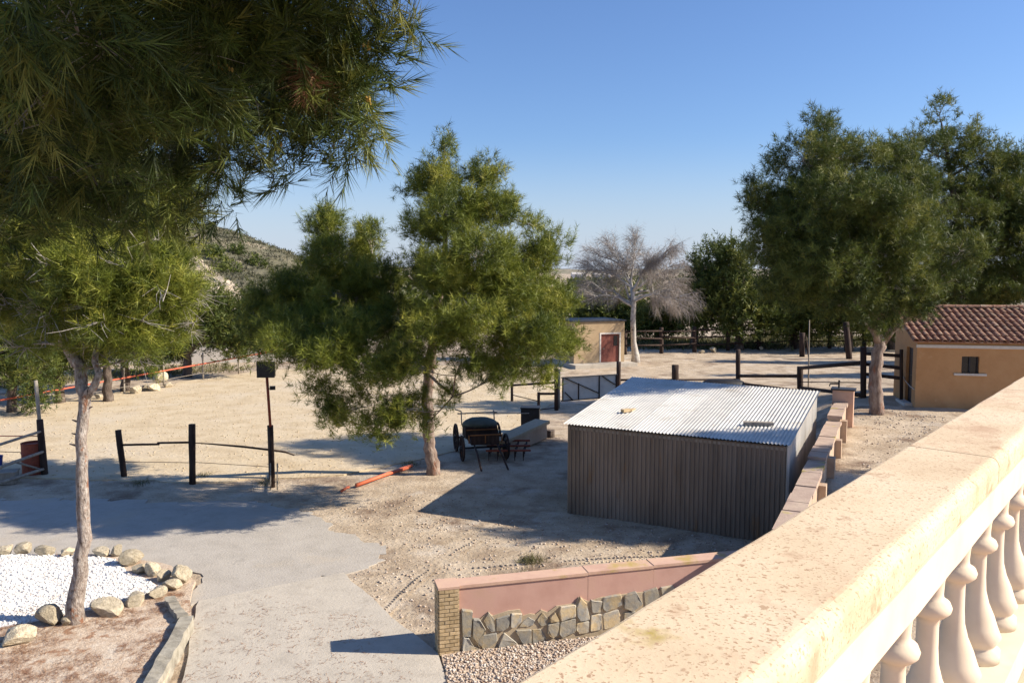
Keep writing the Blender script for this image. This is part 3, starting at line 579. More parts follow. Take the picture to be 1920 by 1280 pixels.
# ---------------------------------------------------------------- corrugated shed
FL, FR, BR_, BL = Vector((1.27, 17.67, 0)), Vector((5.46, 15.59, 0)), Vector((8.1, 21.0, 0)), Vector((3.70, 23.85, 0))
ZFL, ZFR, ZBR, ZBL = 2.03, 2.0, 2.24, 2.24
shed = thing('metal_shed', 'low corrugated metal shed with pale ribbed roof below the balustrade', 'shed', (FL + BR_) / 2)
def corr_wall(A, B, za, zb, period, amp, sheets, name, m):
    d = (B - A); L = d.length; d.normalize(); nrm = Vector((d.y, -d.x, 0)); nper = int(round(L / period))
    per = nper / sheets
    for k in range(sheets):
        i0 = int(round(k * per)); i1 = int(round((k + 1) * per)); mb = MB(); vs = []; fs = []
        pts = []
        for i in range(i0, i1):
            for f, h in ((0, 0), (.3, 0), (.42, 1), (.82, 1), (.94, 0)): pts.append(((i + f) / nper, h))
        pts.append((i1 / nper, 0)); off = .004 * (k % 2)
        for t, h in pts:
            p = A + d * (t * L) + nrm * (amp * h + off); vs += [(p.x, p.y, -.05), (p.x, p.y, za + (zb - za) * t - .03)]
        fs = [(2 * i, 2 * i + 2, 2 * i + 3, 2 * i + 1) for i in range(len(pts) - 1)]
        mb.add(vs, fs); mb.build(name, m, shed)
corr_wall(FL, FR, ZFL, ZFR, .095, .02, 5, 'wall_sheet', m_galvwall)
corr_wall(FR, BR_, ZFR, ZBR, .095, .02, 6, 'wall_sheet', m_galv)  # sunlit side takes the pale roof sheet; other walls have shade painted in
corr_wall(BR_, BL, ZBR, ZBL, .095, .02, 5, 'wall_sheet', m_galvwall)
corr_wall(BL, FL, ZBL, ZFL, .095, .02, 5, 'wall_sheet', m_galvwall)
rdir = (FR - FL).normalized(); ov = .07
def roofpt(a, b):
    p = (FL * (1 - a) + FR * a) * (1 - b) + (BL * (1 - a) + BR_ * a) * b
    z = (ZFL * (1 - a) + ZFR * a) * (1 - b) + (ZBL * (1 - a) + ZBR * a) * b
    return Vector((p.x, p.y, z))
nper = 64; sheets = 6
for k in range(sheets):
    i0 = round(k * nper / sheets); i1 = round((k + 1) * nper / sheets); mb = MB(); cols = []
    for i in range(i0 * 6, i1 * 6 + 1):
        a = -.018 + 1.036 * i / (nper * 6); h = .0125 * math.cos(2 * math.pi * i / 6); cols.append((a, h))
    nb = 10
    vs = [roofpt(a, -.018 + 1.036 * j / nb) + Vector((0, 0, h + .02 + .003 * (k % 2))) for a, h in cols for j in range(nb + 1)]
    fs = [(i * (nb + 1) + j, (i + 1) * (nb + 1) + j, (i + 1) * (nb + 1) + j + 1, i * (nb + 1) + j + 1) for i in range(len(cols) - 1) for j in range(nb)]
    mb.add(vs, fs); mb.build('roof_sheet', m_galv, shed, smooth=True)
fl_ = MB(); fl_.beam(FR + Vector((0, 0, 0)) + rdir * .03, FR + rdir * .03 + Vector((0, 0, ZFR - .04)), .05, .05, (0, 1, 0)); fl_.build('corner_flashing', m_galv, shed)
fr_ = MB()
for A, B, za, zb in ((FL, FR, ZFL, ZFR), (BL, BR_, ZBL, ZBR)): fr_.beam(A + Vector((0, 0, za - .09)), B + Vector((0, 0, zb - .09)), .04, .06)
for a in (.02, .5, .98): fr_.beam(roofpt(a, .02) - Vector((0, 0, .06)), roofpt(a, .98) - Vector((0, 0, .06)), .05, .07)
fr_.build('roof_frame', m_greyw, shed)
def on_roof(px, py):
    best = None
    for i in range(101):
        for j in range(101):
            q = roofpt(i / 100, j / 100); v = q - Vector((0, 0, HC)); 
            fx = 960 + FPX * v.x / (v.y * math.cos(TH) - v.z * math.sin(TH)); fy = 640 - FPX * (v.z * math.cos(TH) + v.y * math.sin(TH)) / (v.y * math.cos(TH) - v.z * math.sin(TH))
            e = (fx - px) ** 2 + (fy - py) ** 2
            if best is None or e < best[0]: best = (e, q)
    return best[1]
q = on_roof(1172, 775); b_ = MB(); b_.box(q + Vector((0, 0, .08)), (.22, .11, .07), .6); b_.box(q + Vector((.17, .18, .065)), (.3, .1, .03), 1.1)
props(b_.build('roof_weight', m_brick, loc=q), 'small brown brick lying on the left of the shed roof', 'brick')
q = on_roof(1422, 800); b_ = MB(); b_.box(q + Vector((0, 0, .075)), (.62, .16, .06), -.15)
props(b_.build('roof_plank', m_greyw, loc=q), 'short pale plank lying on the right of the shed roof', 'plank')

# ---------------------------------------------------------------- stepped retaining wall beside the shed
def wpt(t, s, z): return Vector((WPX + WDX * t + WDY * s, WPY + WDY * t - WDX * s, z))
ret = thing('retaining_wall', 'stepped pinkish retaining wall with piers running beside the shed', 'wall', wpt(5, .15, 0))
secs = [(-.4, 4.6, 1.58), (4.6, 9.0, 1.66), (9.0, 11.4, 1.78)]
for k, (t0, t1, zt) in enumerate(secs):
    mb = MB(); mb.prism([wpt(t0, .03, 0)[:2], wpt(t0, .32, 0)[:2], wpt(t1, .32, 0)[:2], wpt(t1, .03, 0)[:2]], -.3, zt - .07); mb.build('wall_section', m_retain, ret)
    n = max(2, int((t1 - t0) / .55))
    for i in range(n):
        u0 = t0 + (t1 - t0) * i / n + .006; u1 = t0 + (t1 - t0) * (i + 1) / n - .006; dz = rnd.uniform(-.012, .012); sh = rnd.uniform(-.012, .012)
        mb = MB(); mb.prism([wpt(u0, .0 + sh, 0)[:2], wpt(u0, .36 + sh, 0)[:2], wpt(u1, .36 + sh, 0)[:2], wpt(u1, .0 + sh, 0)[:2]], zt - .068, zt + dz, .02); mb.build('coping_block', m_retcap, ret)
for t, zt in ((1.2, 1.40), (3.3, 1.42), (5.4, 1.50), (7.4, 1.50), (9.3, 1.64)):
    mb = MB(); mb.prism([wpt(t - .12, .25, 0)[:2], wpt(t - .12, .47, 0)[:2], wpt(t + .12, .47, 0)[:2], wpt(t + .12, .25, 0)[:2]], .2, zt); mb.build('pier', m_retain, ret)
mb = MB(); e_ = 11.62; mb.prism([wpt(e_ - .2, -.05, 0)[:2], wpt(e_ - .2, .5, 0)[:2], wpt(e_ + .2, .5, 0)[:2], wpt(e_ + .2, -.05, 0)[:2]], 0, 2.12); mb.build('end_pier', m_pinktop, ret)
mb = MB(); mb.prism([wpt(e_ - .24, -.1, 0)[:2], wpt(e_ - .24, .55, 0)[:2], wpt(e_ + .24, .55, 0)[:2], wpt(e_ + .24, -.1, 0)[:2]], 2.12, 2.16); mb.build('end_pier_cap', m_darkdoor, ret)
tp_ = MB(); c = wpt(e_, .1, 2.16); tp_.tube([c, c + Vector((0, 0, .22))], .025, 6); tp_.tube([c + Vector((0, 0, .12)), c + Vector((-.25, 0, .12)), c + Vector((-.27, 0, .05))], .02, 6); tp_.build('iron_tap', m_black, ret)

# ---------------------------------------------------------------- pink garden wall with brick pillar and stone cladding
PW0 = Vector((-.76, 10.98, 0)); pdv = Vector((.9678, .2519, 0)); pnv = Vector((.2519, -.9678, 0))
def pw(u, n, z): p = PW0 + pdv * u + pnv * n; return Vector((p.x, p.y, z))
gw = thing('garden_wall', 'pink rendered garden wall clad below with irregular stones', 'wall', PW0)
def wallbox(u0, u1, n0, n1, z0, z1): mb = MB(); mb.prism([pw(u0, n1, 0)[:2], pw(u1, n1, 0)[:2], pw(u1, n0, 0)[:2], pw(u0, n0, 0)[:2]], z0, z1); return mb
LW = 4.6
wallbox(.0, 1.95, -.22, 0, -.2, .94).build('render_panel', m_pink, gw)
wallbox(1.953, 3.0, -.22, .002, -.2, .948).build('render_panel', m_pink, gw)
wallbox(3.003, LW, -.22, 0, -.2, .956).build('render_panel', m_pink, gw)
wallbox(-.005, 1.95, -.26, .018, .942, .985).build('coping', m_pinktop, gw)
wallbox(1.952, 3.0, -.26, .018, .95, .992).build('coping', m_pinktop, gw)
wallbox(3.002, LW, -.26, .018, .958, 1.0).build('coping', m_pinktop, gw)
polys = [[(325, 500), (440, 520), (435, 620), (420, 785), (330, 785)], [(340, 795), (400, 805), (450, 900), (520, 930), (500, 962), (330, 960)], [(450, 605), (520, 615), (585, 720), (560, 760), (540, 900), (515, 905), (440, 790)],
         [(565, 620), (620, 535), (670, 600), (690, 740), (640, 745), (600, 690)], [(700, 610), (850, 565), (845, 690), (780, 740), (705, 740)], [(865, 555), (978, 555), (972, 640), (900, 700), (858, 700)],
         [(550, 790), (700, 765), (712, 850), (600, 935), (550, 930)], [(722, 920), (790, 765), (905, 865), (950, 920), (900, 945), (760, 945)], [(915, 745), (1085, 735), (1090, 905), (1030, 930), (985, 880)],
         [(1000, 640), (1060, 600), (1130, 640), (1110, 690), (1040, 705), (950, 705)], [(1155, 630), (1215, 552), (1280, 620), (1265, 690), (1200, 705)], [(1105, 745), (1190, 735), (1262, 835), (1230, 870), (1110, 900)],
         [(1280, 680), (1400, 665), (1400, 800), (1330, 835), (1272, 785)], [(1300, 600), (1350, 550), (1402, 640), (1310, 660)], [(1415, 490), (1590, 475), (1592, 600), (1430, 650), (1402, 580)], [(1420, 675), (1590, 630), (1590, 780), (1440, 835), (1410, 800)],
         [(1610, 500), (1650, 390), (1720, 470), (1760, 640), (1650, 660), (1612, 600)], [(1610, 680), (1750, 665), (1740, 790), (1640, 800), (1605, 760)], [(1775, 430), (1900, 440), (1890, 560), (1790, 570)], [(1775, 600), (1890, 585), (1900, 760), (1770, 780)],
         [(1920, 400), (2120, 370), (2150, 480), (1960, 560), (1912, 520)], [(1920, 590), (2100, 540), (2140, 720), (1930, 760)], [(2170, 380), (2300, 340), (2380, 480), (2260, 560), (2165, 520)], [(2160, 580), (2290, 560), (2340, 700), (2170, 720)], [(2400, 350), (2560, 300), (2600, 430), (2420, 520)], [(2310, 580), (2440, 540), (2500, 680), (2360, 700)], [(2470, 520), (2620, 450), (2680, 600), (2520, 660)], [(2610, 300), (2760, 280), (2780, 420), (2640, 440)]]
ms = []
for poly in polys:
    pts = []
    for x, y in poly:
        base = 965 - .085 * (x - 320); pts.append(((x - 320) / 741 + .03, max(.0, (base - y) / 741) * 1.0 + .005))
    n = len(pts); cx = sum(p[0] for p in pts) / n; cy = sum(p[1] for p in pts) / n; dep = rnd.uniform(.03, .065)
    # rounded corners: split each edge
    fine = []
    for i in range(n):
        a = pts[i]; b = pts[(i + 1) % n]
        for f in (.06, .5, .94): fine.append((cx + 1.07 * (a[0] + (b[0] - a[0]) * f - cx) + rnd.uniform(-.004, .004), cy + 1.07 * (a[1] + (b[1] - a[1]) * f - cy) + rnd.uniform(-.004, .004)))
    k = len(fine); mb = MB(); vs = [pw(u, -.01, z) for u, z in fine] + [pw(cx + (u - cx) * .985, dep * .7, cy + (z - cy) * .985) for u, z in fine] + [pw(cx + (u - cx) * .92, dep * rnd.uniform(.9, 1.15), cy + (z - cy) * .92) for u, z in fine]
    fs = [(i, (i + 1) % k, k + (i + 1) % k, k + i) for i in range(k)] + [(k + i, k + (i + 1) % k, 2 * k + (i + 1) % k, 2 * k + i) for i in range(k)] + [tuple(range(2 * k, 3 * k))]
    mb.add(vs, fs); mb.build('cladding_stone', m_slate, gw)
mo = MB()
top = [(0, .60), (.18, .60), (.22, .47), (.28, .47), (.34, .52), (.42, .57), (.5, .52), (.72, .57), (.9, .57), (.95, .47), (1.05, .49), (1.13, .47), (1.22, .53), (1.32, .48), (1.45, .56), (1.75, .57), (1.8, .66), (1.95, .58), (2.15, .62), (2.5, .63), (2.9, .63), (LW, .63), (LW, 0), (0, 0)]
k = len(top); mo.add([pw(u, -.01, z - .03 if z else -.1) for u, z in top] + [pw(u, .022, z - .03 if z else -.1) for u, z in top], [tuple(range(k, 2 * k))] + [(i, (i + 1) % k, k + (i + 1) % k, k + i) for i in range(k)])
mo.build('cladding_mortar', m_mort, gw)
pil = wallbox(-.285, .0, -.27, .035, -.1, .955).build('brick_pillar', m_mort, gw)
wallbox(-.30, .012, -.29, .055, .957, .99).build('pillar_cap', m_pinktop, gw)
rows = 17; rh = .956 / rows
brm = {}
def brick_mesh(L_, ax):
    key = (round(L_, 3), ax)
    if key not in brm:
        b = MB(); b.box((0, 0, 0), (L_, .02, rh - .012), math.atan2(pdv.y, pdv.x) if ax == 'u' else math.atan2(pdv.y, pdv.x) + math.pi / 2); brm[key] = b.mesh('brick'); brm[key].materials.append(m_brick)
    return brm[key]
for r_ in range(rows):
    z = (r_ + .5) * rh
    cutsb = [(-.285, -.145), (-.137, .0)] if r_ % 2 else [(-.285, -.212), (-.204, -.08), (-.072, .0)]
    for u0, u1 in cutsb:
        q = pw((u0 + u1) / 2, .043 + rnd.uniform(-.003, .004), z) - WLOC[pil]; link_copy(brick_mesh(u1 - u0, 'u'), 'brick', m_brick, pil, q)
    for n0, n1 in ([(-.27, -.12), (-.112, .035)] if r_ % 2 else [(-.27, -.19), (-.182, -.05), (-.042, .035)]):
        q = pw(-.293 - rnd.uniform(-.003, .004), (n0 + n1) / 2, z) - WLOC[pil]; link_copy(brick_mesh(n1 - n0, 'n'), 'brick', m_brick, pil, q)

# ---------------------------------------------------------------- ochre outbuilding with tiled roof
HD = Vector((.98, -.2, 0)).normalized(); HB = Vector((.2, .98, 0)).normalized()
HCn = GT(1715, 762); hz = HCn.z
def hp(u, b, z): p = HCn + HD * u + HB * b; return Vector((p.x, p.y, hz + z))
ho = thing('outbuilding', 'ochre rendered outbuilding with clay tile roof at the right edge', 'building', HCn)
HL, HDp, ZF, ZB = 6.5, 2.6, 2.12, 2.98
wl = MB()
def quadp(a, b, c, d): wl.add([a, b, c, d], [(0, 1, 2, 3)])
# window opening in the front wall
Wu0, Wu1, Wz0, Wz1 = 1.33, 1.84, 1.12, 1.66
us = [0, Wu0, Wu1, HL]; zs = [-.3, Wz0, Wz1, ZF]
for i in range(3):
    for j in range(3):
        if i == 1 and j == 1: continue
        quadp(hp(us[i], 0, zs[j]), hp(us[i + 1], 0, zs[j]), hp(us[i + 1], 0, zs[j + 1]), hp(us[i], 0, zs[j + 1]))
for (a, b) in (((Wu0, Wz0), (Wu1, Wz0)), ((Wu1, Wz0), (Wu1, Wz1)), ((Wu1, Wz1), (Wu0, Wz1)), ((Wu0, Wz1), (Wu0, Wz0))):
    quadp(hp(a[0], 0, a[1]), hp(a[0], .16, a[1]), hp(b[0], .16, b[1]), hp(b[0], 0, b[1]))
# left gable with door opening
Db0, Db1, Dz1 = .42, 1.15, 1.86
quadp(hp(0, Db0, -.3), hp(0, 0, -.3), hp(0, 0, ZF), hp(0, Db0, ZF + (ZB - ZF) * Db0 / HDp))
quadp(hp(0, HDp, -.3), hp(0, Db1, -.3), hp(0, Db1, ZF + (ZB - ZF) * Db1 / HDp), hp(0, HDp, ZB))
quadp(hp(0, Db1, Dz1), hp(0, Db0, Dz1), hp(0, Db0, ZF + (ZB - ZF) * Db0 / HDp), hp(0, Db1, ZF + (ZB - ZF) * Db1 / HDp))
for (a, b) in (((Db0, -.3), (Db0, Dz1)), ((Db0, Dz1), (Db1, Dz1)), ((Db1, Dz1), (Db1, -.3))): quadp(hp(0, a[0], a[1]), hp(.14, a[0], a[1]), hp(.14, b[0], b[1]), hp(0, b[0], b[1]))
quadp(hp(HL, 0, -.3), hp(HL, HDp, -.3), hp(HL, HDp, ZB), hp(HL, 0, ZF)); quadp(hp(HL, HDp, -.3), hp(0, HDp, -.3), hp(0, HDp, ZB), hp(HL, HDp, ZB))
wl.build('wall', m_orange, ho)
ha = math.atan2(HD.y, HD.x)
def hbox(u0, u1, b0, b1, z0, z1): mb = MB(); mb.prism([hp(u0, b0, 0)[:2], hp(u1, b0, 0)[:2], hp(u1, b1, 0)[:2], hp(u0, b1, 0)[:2]], hz + z0, hz + z1); return mb
dr_ = hbox(.09, .13, Db0 + .01, Db1 - .01, 0, Dz1 - .01).build('door', m_darkdoor, ho)
mb = MB(); mb.tube([hp(.08, Db0 + .12, .95), hp(.02, Db0 + .12, .95), hp(.02, Db0 + .22, .95)], .012, 6); mb.build('handle', m_greyw, dr_)
wi = hbox(Wu0, Wu1, .12, .15, Wz0, Wz1).build('window', m_hole, ho)
fm = MB()
for (u0, u1, z0, z1) in ((Wu0 + .002, Wu0 + .045, Wz0, Wz1), (Wu1 - .045, Wu1 - .002, Wz0, Wz1), ((Wu0 + Wu1) / 2 - .02, (Wu0 + Wu1) / 2 + .02, Wz0, Wz1)): fm.prism([hp(u0, .08, 0)[:2], hp(u1, .08, 0)[:2], hp(u1, .118, 0)[:2], hp(u0, .118, 0)[:2]], hz + z0, hz + z1)
fm.build('frame', m_darkdoor, wi)
hbox(Wu0 - .22, Wu1 + .22, -.05, .02, Wz0 - .07, Wz0 - .003).build('window_sill', m_sill, ho)
hbox(-.03, HL, -.05, -.003, ZF - .2, ZF - .1).build('eaves_band', m_sill, ho)
hbox(-.25, .0, Db0 - .15, Db1 + .15, -.1, .06).build('door_step', m_sill, ho)
cbm = MB(); cbm.tube([hp(-.02, 1.7, .95), hp(-.04, 1.1, .72), hp(-.04, .5, .6), hp(-.02, .05, .55)], .012, 5); cbm.build('loose_cable', m_sill, ho)
rd = MB(); e0, e1 = -.14, HDp + .12; sl_ = (ZB - ZF) / HDp
rd.add([hp(-.12, e0, ZF + e0 * sl_ + .02), hp(HL, e0, ZF + e0 * sl_ + .02), hp(HL, e1, ZF + e1 * sl_ + .02), hp(-.12, e1, ZF + e1 * sl_ + .02), hp(-.12, e0, ZF + e0 * sl_ + .07), hp(HL, e0, ZF + e0 * sl_ + .07), hp(HL, e1, ZF + e1 * sl_ + .07), hp(-.12, e1, ZF + e1 * sl_ + .07)],
       [(3, 2, 1, 0), (4, 5, 6, 7), (0, 1, 5, 4), (1, 2, 6, 5), (2, 3, 7, 6), (3, 0, 4, 7)])
roof = rd.build('roof', m_tile, ho)
tm = MB(); L_ = .46; vs = []; nseg = 6
for (t, rr_) in ((0, .095), (1, .078)):
    for thick in (0, .014):
        for i in range(nseg + 1):
            a = math.pi * i / nseg; vs.append(((rr_ - thick) * math.cos(a), t * L_, (rr_ - thick) * math.sin(a)))
k = nseg + 1; fs = []
for i in range(nseg): fs += [(i, i + 1, 2 * k + i + 1, 2 * k + i), (k + i + 1, k + i, 3 * k + i, 3 * k + i + 1), (i + 1, i, k + i, k + i + 1)]
tm.add(vs, fs); tme = tm.mesh('roof_tile', smooth=False); tme.materials.append(m_tile)
tilt = math.atan(sl_); nrow = 7; pitch = (math.hypot(e1 - e0, (e1 - e0) * sl_) - .1) / nrow
for ci in range(31):
    for ri in range(nrow):
        b = e0 - .03 + ri * pitch * math.cos(tilt); u = -.08 + ci * .212
        q = hp(u + rnd.uniform(-.008, .008), b, ZF + b * sl_ + .055 + rnd.uniform(0, .012)) - WLOC[roof]
        link_copy(tme, 'roof_tile', m_tile, roof, q, (tilt - .03, rnd.uniform(-.04, .04), ha + rnd.uniform(-.03, .03)))
for ci in range(17):
    q = hp(-.1 + ci * .40, HDp + .08, ZF + (HDp + .08) * sl_ + .1) - WLOC[roof]; link_copy(tme, 'ridge_tile', m_tile, roof, q, (.03, 0, ha - math.pi / 2), (1.25, 1, 1.1))

# ---------------------------------------------------------------- buff hut with red door
hL = G(1076, 688); hu = Vector((.94, .34, 0)).normalized(); hv = Vector((-.34, .94, 0)).normalized()
wHut = 3.25; hh = 2.58
def hq(u, v, z): p = hL + hu * u + hv * v; return Vector((p.x, p.y, z))
hut = thing('hut', 'small buff flat roofed hut with rusty red door', 'building', hL)
def qbox(u0, u1, v0, v1, z0, z1): mb = MB(); mb.prism([hq(u0, v0, 0)[:2], hq(u1, v0, 0)[:2], hq(u1, v1, 0)[:2], hq(u0, v1, 0)[:2]], z0, z1); return mb
d0, d1, dz = 1.72, 2.92, 1.85
wl = MB()
for u0, u1, z0, z1 in ((0, d0, .2, hh), (d1, wHut, .2, hh), (d0, d1, dz, hh)): wl.prism([hq(u0, 0, 0)[:2], hq(u1, 0, 0)[:2], hq(u1, .2, 0)[:2], hq(u0, .2, 0)[:2]], z0, z1)
for (u0, u1, v0, v1) in ((0, .2, .2, 2.8), (wHut - .2, wHut, .2, 2.8), (.2, wHut - .2, 2.6, 2.8)): wl.prism([hq(u0, v0, 0)[:2], hq(u1, v0, 0)[:2], hq(u1, v1, 0)[:2], hq(u0, v1, 0)[:2]], .2, hh)
wl.build('wall', m_hut, hut)
qbox(-.08, wHut + .08, -.08, 2.88, hh + .002, hh + .09).build('roof_slab', m_darkdoor, hut)
qbox(-.3, wHut + .4, -.9, 2.9, -.2, .197).build('plinth', m_conc, hut)
dd_ = qbox(d0 + .02, d1 - .02, .07, .12, .21, dz - .01).build('door', m_door, hut)
qbox(d0 + .85, d1 - .1, .055, .068, 1.15, 1.75).build('door_opening', m_hole, dd_)
mb = MB(); mb.box(hq(d0 + .2, .05, 1.0), (.12, .03, .04), math.atan2(hu.y, hu.x)); mb.build('handle', m_greyw, dd_)
fr = MB(); a_ = (d0 - .09, d0, d1, d1 + .09)
for u0, u1, z0, z1 in ((a_[0], a_[1], .2, dz + .09), (a_[2], a_[3], .2, dz + .09), (a_[1], a_[2], dz, dz + .09)): fr.prism([hq(u0, -.02, 0)[:2], hq(u1, -.02, 0)[:2], hq(u1, .0, 0)[:2], hq(u0, .0, 0)[:2]], z0, z1)
fr.build('door_frame', m_sill, hut)
# ---------------------------------------------------------------- fences
def post(mb, base, top, r0, r1=None, n=8, seed=0): 
    r1 = r1 or r0; b = Vector(base); t = Vector(top)
    mb.tube([b - (t - b).normalized() * .15, b + (t - b) * .3, b + (t - b) * .7, t], [r0, r0, (r0 + r1) / 2, r1], n, .08, seed=seed)
def fence(name, label, posts, rails, pm, rm=None, loc=None, group=None):
    """posts: (base, top, radius); rails: (list of points, radius)"""
    root = thing(name, label, 'fence', loc or posts[0][0], group)
    for i, pp in enumerate(posts):
        mb = MB(); post(mb, pp[0], pp[1], pp[2], pp[3] if len(pp) > 3 else None, seed=i); mb.build('post', pp[4] if len(pp) > 4 else pm, root, smooth=True)
    for i, rr_ in enumerate(rails):
        mb = MB(); mb.tube(rr_[0], rr_[1], 6, .06, seed=i); mb.build('rail', rr_[2] if len(rr_) > 2 else (rm or pm), root, smooth=True)
    return root
def up(b, py, dx=0):                                # top of a post that stands at b, seen at photo row py
    px = 960 + FPX * b.x / (b.y * math.cos(TH) - (b.z - HC) * math.sin(TH)); return D(px + dx, py, b.y)
# front of the sand arena
pA, pB, pC = G(233, 893), G(361, 905), G(510, 896)
fence('arena_fence', 'dark leaning posts with broken rails along the near arena edge', [(pA, D(221, 806, pA.y), .075), (pB, D(360, 795, pB.y), .085), (pC, D(507, 797, pC.y), .08)],
      [([D(228, 834, pA.y), D(262, 833, pA.y), D(298, 832.5, pA.y - .2)], .03), ([D(296, 830, pA.y - .1), D(357, 829, pB.y)], .03), ([D(366, 830, pB.y), D(396, 832, pB.y), D(455, 837, pC.y), D(506, 843, pC.y), D(535, 847, pC.y), D(552, 853, pC.y)], [.012, .02, .03, .03, .028, .02]),
       ([D(234, 866, pA.y), D(300, 866, pA.y), D(360, 867, pB.y)], .008), ([D(362, 866, pB.y), D(430, 870, pC.y), D(507, 875, pC.y)], .008)], m_wood)
# left pen gate beside the leaning post
q0 = G(84, 889); qt = D(67, 713, q0.y)
lp = [(q0, D(74, 786, q0.y), .085, .08), (D(75, 800, q0.y), qt, .05, .045, m_greyw)]
rl = [([D(78, 808, q0.y), D(0, 833, q0.y - 1.6), D(-60, 852, q0.y - 2.6)], .035, m_greyw), ([D(82, 846, q0.y), D(10, 872, q0.y - 1.6), D(-60, 898, q0.y - 2.6)], .04, m_greyw), ([D(84, 878, q0.y), D(0, 905, q0.y - 1.6), D(-60, 925, q0.y - 2.6)], .04, m_greyw),
      ([D(30, 866, q0.y - .8), D(84, 882, q0.y)], .03, m_greyw), ([D(78, 817, q0.y), D(-40, 817, q0.y)], .014, m_red), ([D(80, 849, q0.y + .5), D(-40, 845, q0.y + .5)], .01, m_wood)]
fence('pen_fence', 'tall leaning post with grey pen rails at the left edge', lp + [(G(-62, 940), D(-66, 840, G(-62, 940).y), .07)], rl, m_wood, m_greyw)
# red taped fence along the far left of the arena
fp = []; tops = []
for px, pb, pt in ((-120, 812, 760), (52, 768, 700), (152, 752, 690), (233, 737, 690), (307, 723, 674), (381, 711, 661), (448, 701, 653), (520, 692, 645), (590, 686, 640)):
    b = G(px, pb); fp.append((b, D(px - 1, pt, b.y), .045, .04)); tops.append((px, b.y))
tape = [D(px, 748 - (px) * .179 + 2, Y) for px, Y in tops]; tape2 = [D(px, 748 - px * .179 + 19, Y) for px, Y in tops]
fence('taped_fence', 'thin grey posts with a red top tape along the far arena edge', fp, [(tape, .035, m_red), (tape2, .012, m_greyw)], m_greyw)
# rail fence between shed and far arena
def fpost(px, pb, pt, r): b = GT(px, pb); return (b, up(b, pt), r)
P1, P2, P3, P4, P5 = fpost(1160, 735, 678, .10), fpost(1266, 728, 684, .17), fpost(1384, 722, 655, .11), fpost(1500, 738, 687, .13), fpost(1619, 745, 650, .10)
def rz_(p, z): return Vector((p[0].x, p[0].y, p[0].z + z))
fence('rail_fence', 'dark post and rail fence crossing behind the metal shed', [P1, P2, P3, P4, P5],
      [([up(P3[0], 705), up(P4[0], 705)], .07), ([up(P4[0], 690), up(P5[0], 680)], .08), ([up(P4[0], 727), up(P5[0], 741)], .08), ([up(P1[0], 712), up(P2[0], 712), up(P3[0], 711)], .05), ([up(P4[0], 716), up(P5[0], 717)], .02),
       ([up(P3[0], 718), up(P4[0], 732)], .06)], m_wood)
P6 = fpost(1690, 752, 655, .1)
fence('rail_fence', 'three dark rails running behind the forked trunk to the outbuilding', [(P6[0], P6[1], .055)],
      [([up(P5[0], y0) + Vector((.2, .2, 0)), up(P6[0], y1)], .06) for y0, y1 in ((664, 667), (684, 690), (703, 709))], m_wood)
# far rail fence under the pines
fps = []; base = []
for px, pb, pt in ((1172, 664, 622), (1240, 662, 614), (1302, 660, 612), (1365, 657, 608), (1423, 655, 600), (1490, 654, 610), (1556, 652, 612), (1620, 652, 612), (1690, 652, 612), (1770, 652, 612)):
    b = GT(px, pb); fps.append((b, up(b, pt), .14)); base.append(b)
rls = []
for i in range(len(base) - 1):
    for h in (.55, 1.05, 1.5):
        rls.append(([base[i] + Vector((0, -.12, h + rnd.uniform(-.08, .08))), base[i + 1] + Vector((0, -.12, h + rnd.uniform(-.08, .08)))], .055))
fence('far_rail_fence', 'long dark rail fence under the far pines', fps, rls, m_wood)
b = GT(1504, 668); b2 = GT(1592, 672)
fence('marker_posts', 'two thick dark posts standing in the far arena', [(b, up(b, 624), .17), (b2, up(b2, 604, -6), .19)], [([up(b, 630) + Vector((.2, -.1, 0)), up(b, 668) + Vector((.35, -.2, 0))], .05)], m_wood)
b = GT(1505, 735); mb = MB(); post(mb, b + Vector((.25, 0, 0)), up(b, 600) + Vector((.3, 0, 0)), .03, .02); props(mb.build('thin_pole', m_greyw, loc=b, smooth=True), 'thin pale pole behind the right of the shed roof', 'pole')
# fence left of the gate
s1, s2 = G(1010, 770), G(1043, 768)
s3 = G(960, 752)
fence('short_fence', 'short dark rails between the middle pine and the panel gate', [(s1, up(s1, 735), .06), (s2, up(s2, 690), .09), (s3, up(s3, 716), .06)], [([up(s1, 738), up(s2, 738)], .05), ([up(s3, 722), up(s2, 717)], .05), ([up(s3, 740), up(s1, 752)], .02), ([up(s1, 768), up(s2, 764)], .02)], m_wood)
# panel gate
ga, gb = G(1052, 764), G(1156, 756)
gt = thing('panel_gate', 'grey panelled gate with diagonal dark braces left of the shed', 'gate', ga)
gd_ = (gb - ga); gL = gd_.length; gu = gd_.normalized(); gn = Vector((gu.y, -gu.x, 0))
def gp_(u, z, n=0): return ga + gu * (u * gL) + gn * n + Vector((0, 0, z))
z0, z1 = .28, 1.22
mb = MB(); mb.add([gp_(.02, z0, -.015), gp_(.98, z0, -.015), gp_(.98, z1, -.015), gp_(.02, z1, -.015), gp_(.02, z0, .015), gp_(.98, z0, .015), gp_(.98, z1, .015), gp_(.02, z1, .015)], [(0, 1, 2, 3), (7, 6, 5, 4), (0, 4, 5, 1), (1, 5, 6, 2), (2, 6, 7, 3), (3, 7, 4, 0)]); mb.build('panel', m_ply, gt)
for a, b, wd in (((0, z1), (1, z1), .06), ((0, z0), (1, z0), .05), ((.02, z0), (.02, z1), .06), ((.98, z0), (.98, z1), .06), ((.67, z0), (.67, z1), .05), ((.30, z0), (.30, .95), .045)):
    mb = MB(); mb.beam(gp_(a[0], a[1], .035), gp_(b[0], b[1], .035), .035, wd, gn); mb.build('frame_bar', m_greyw if a[1] == z1 == b[1] else m_wood, gt)
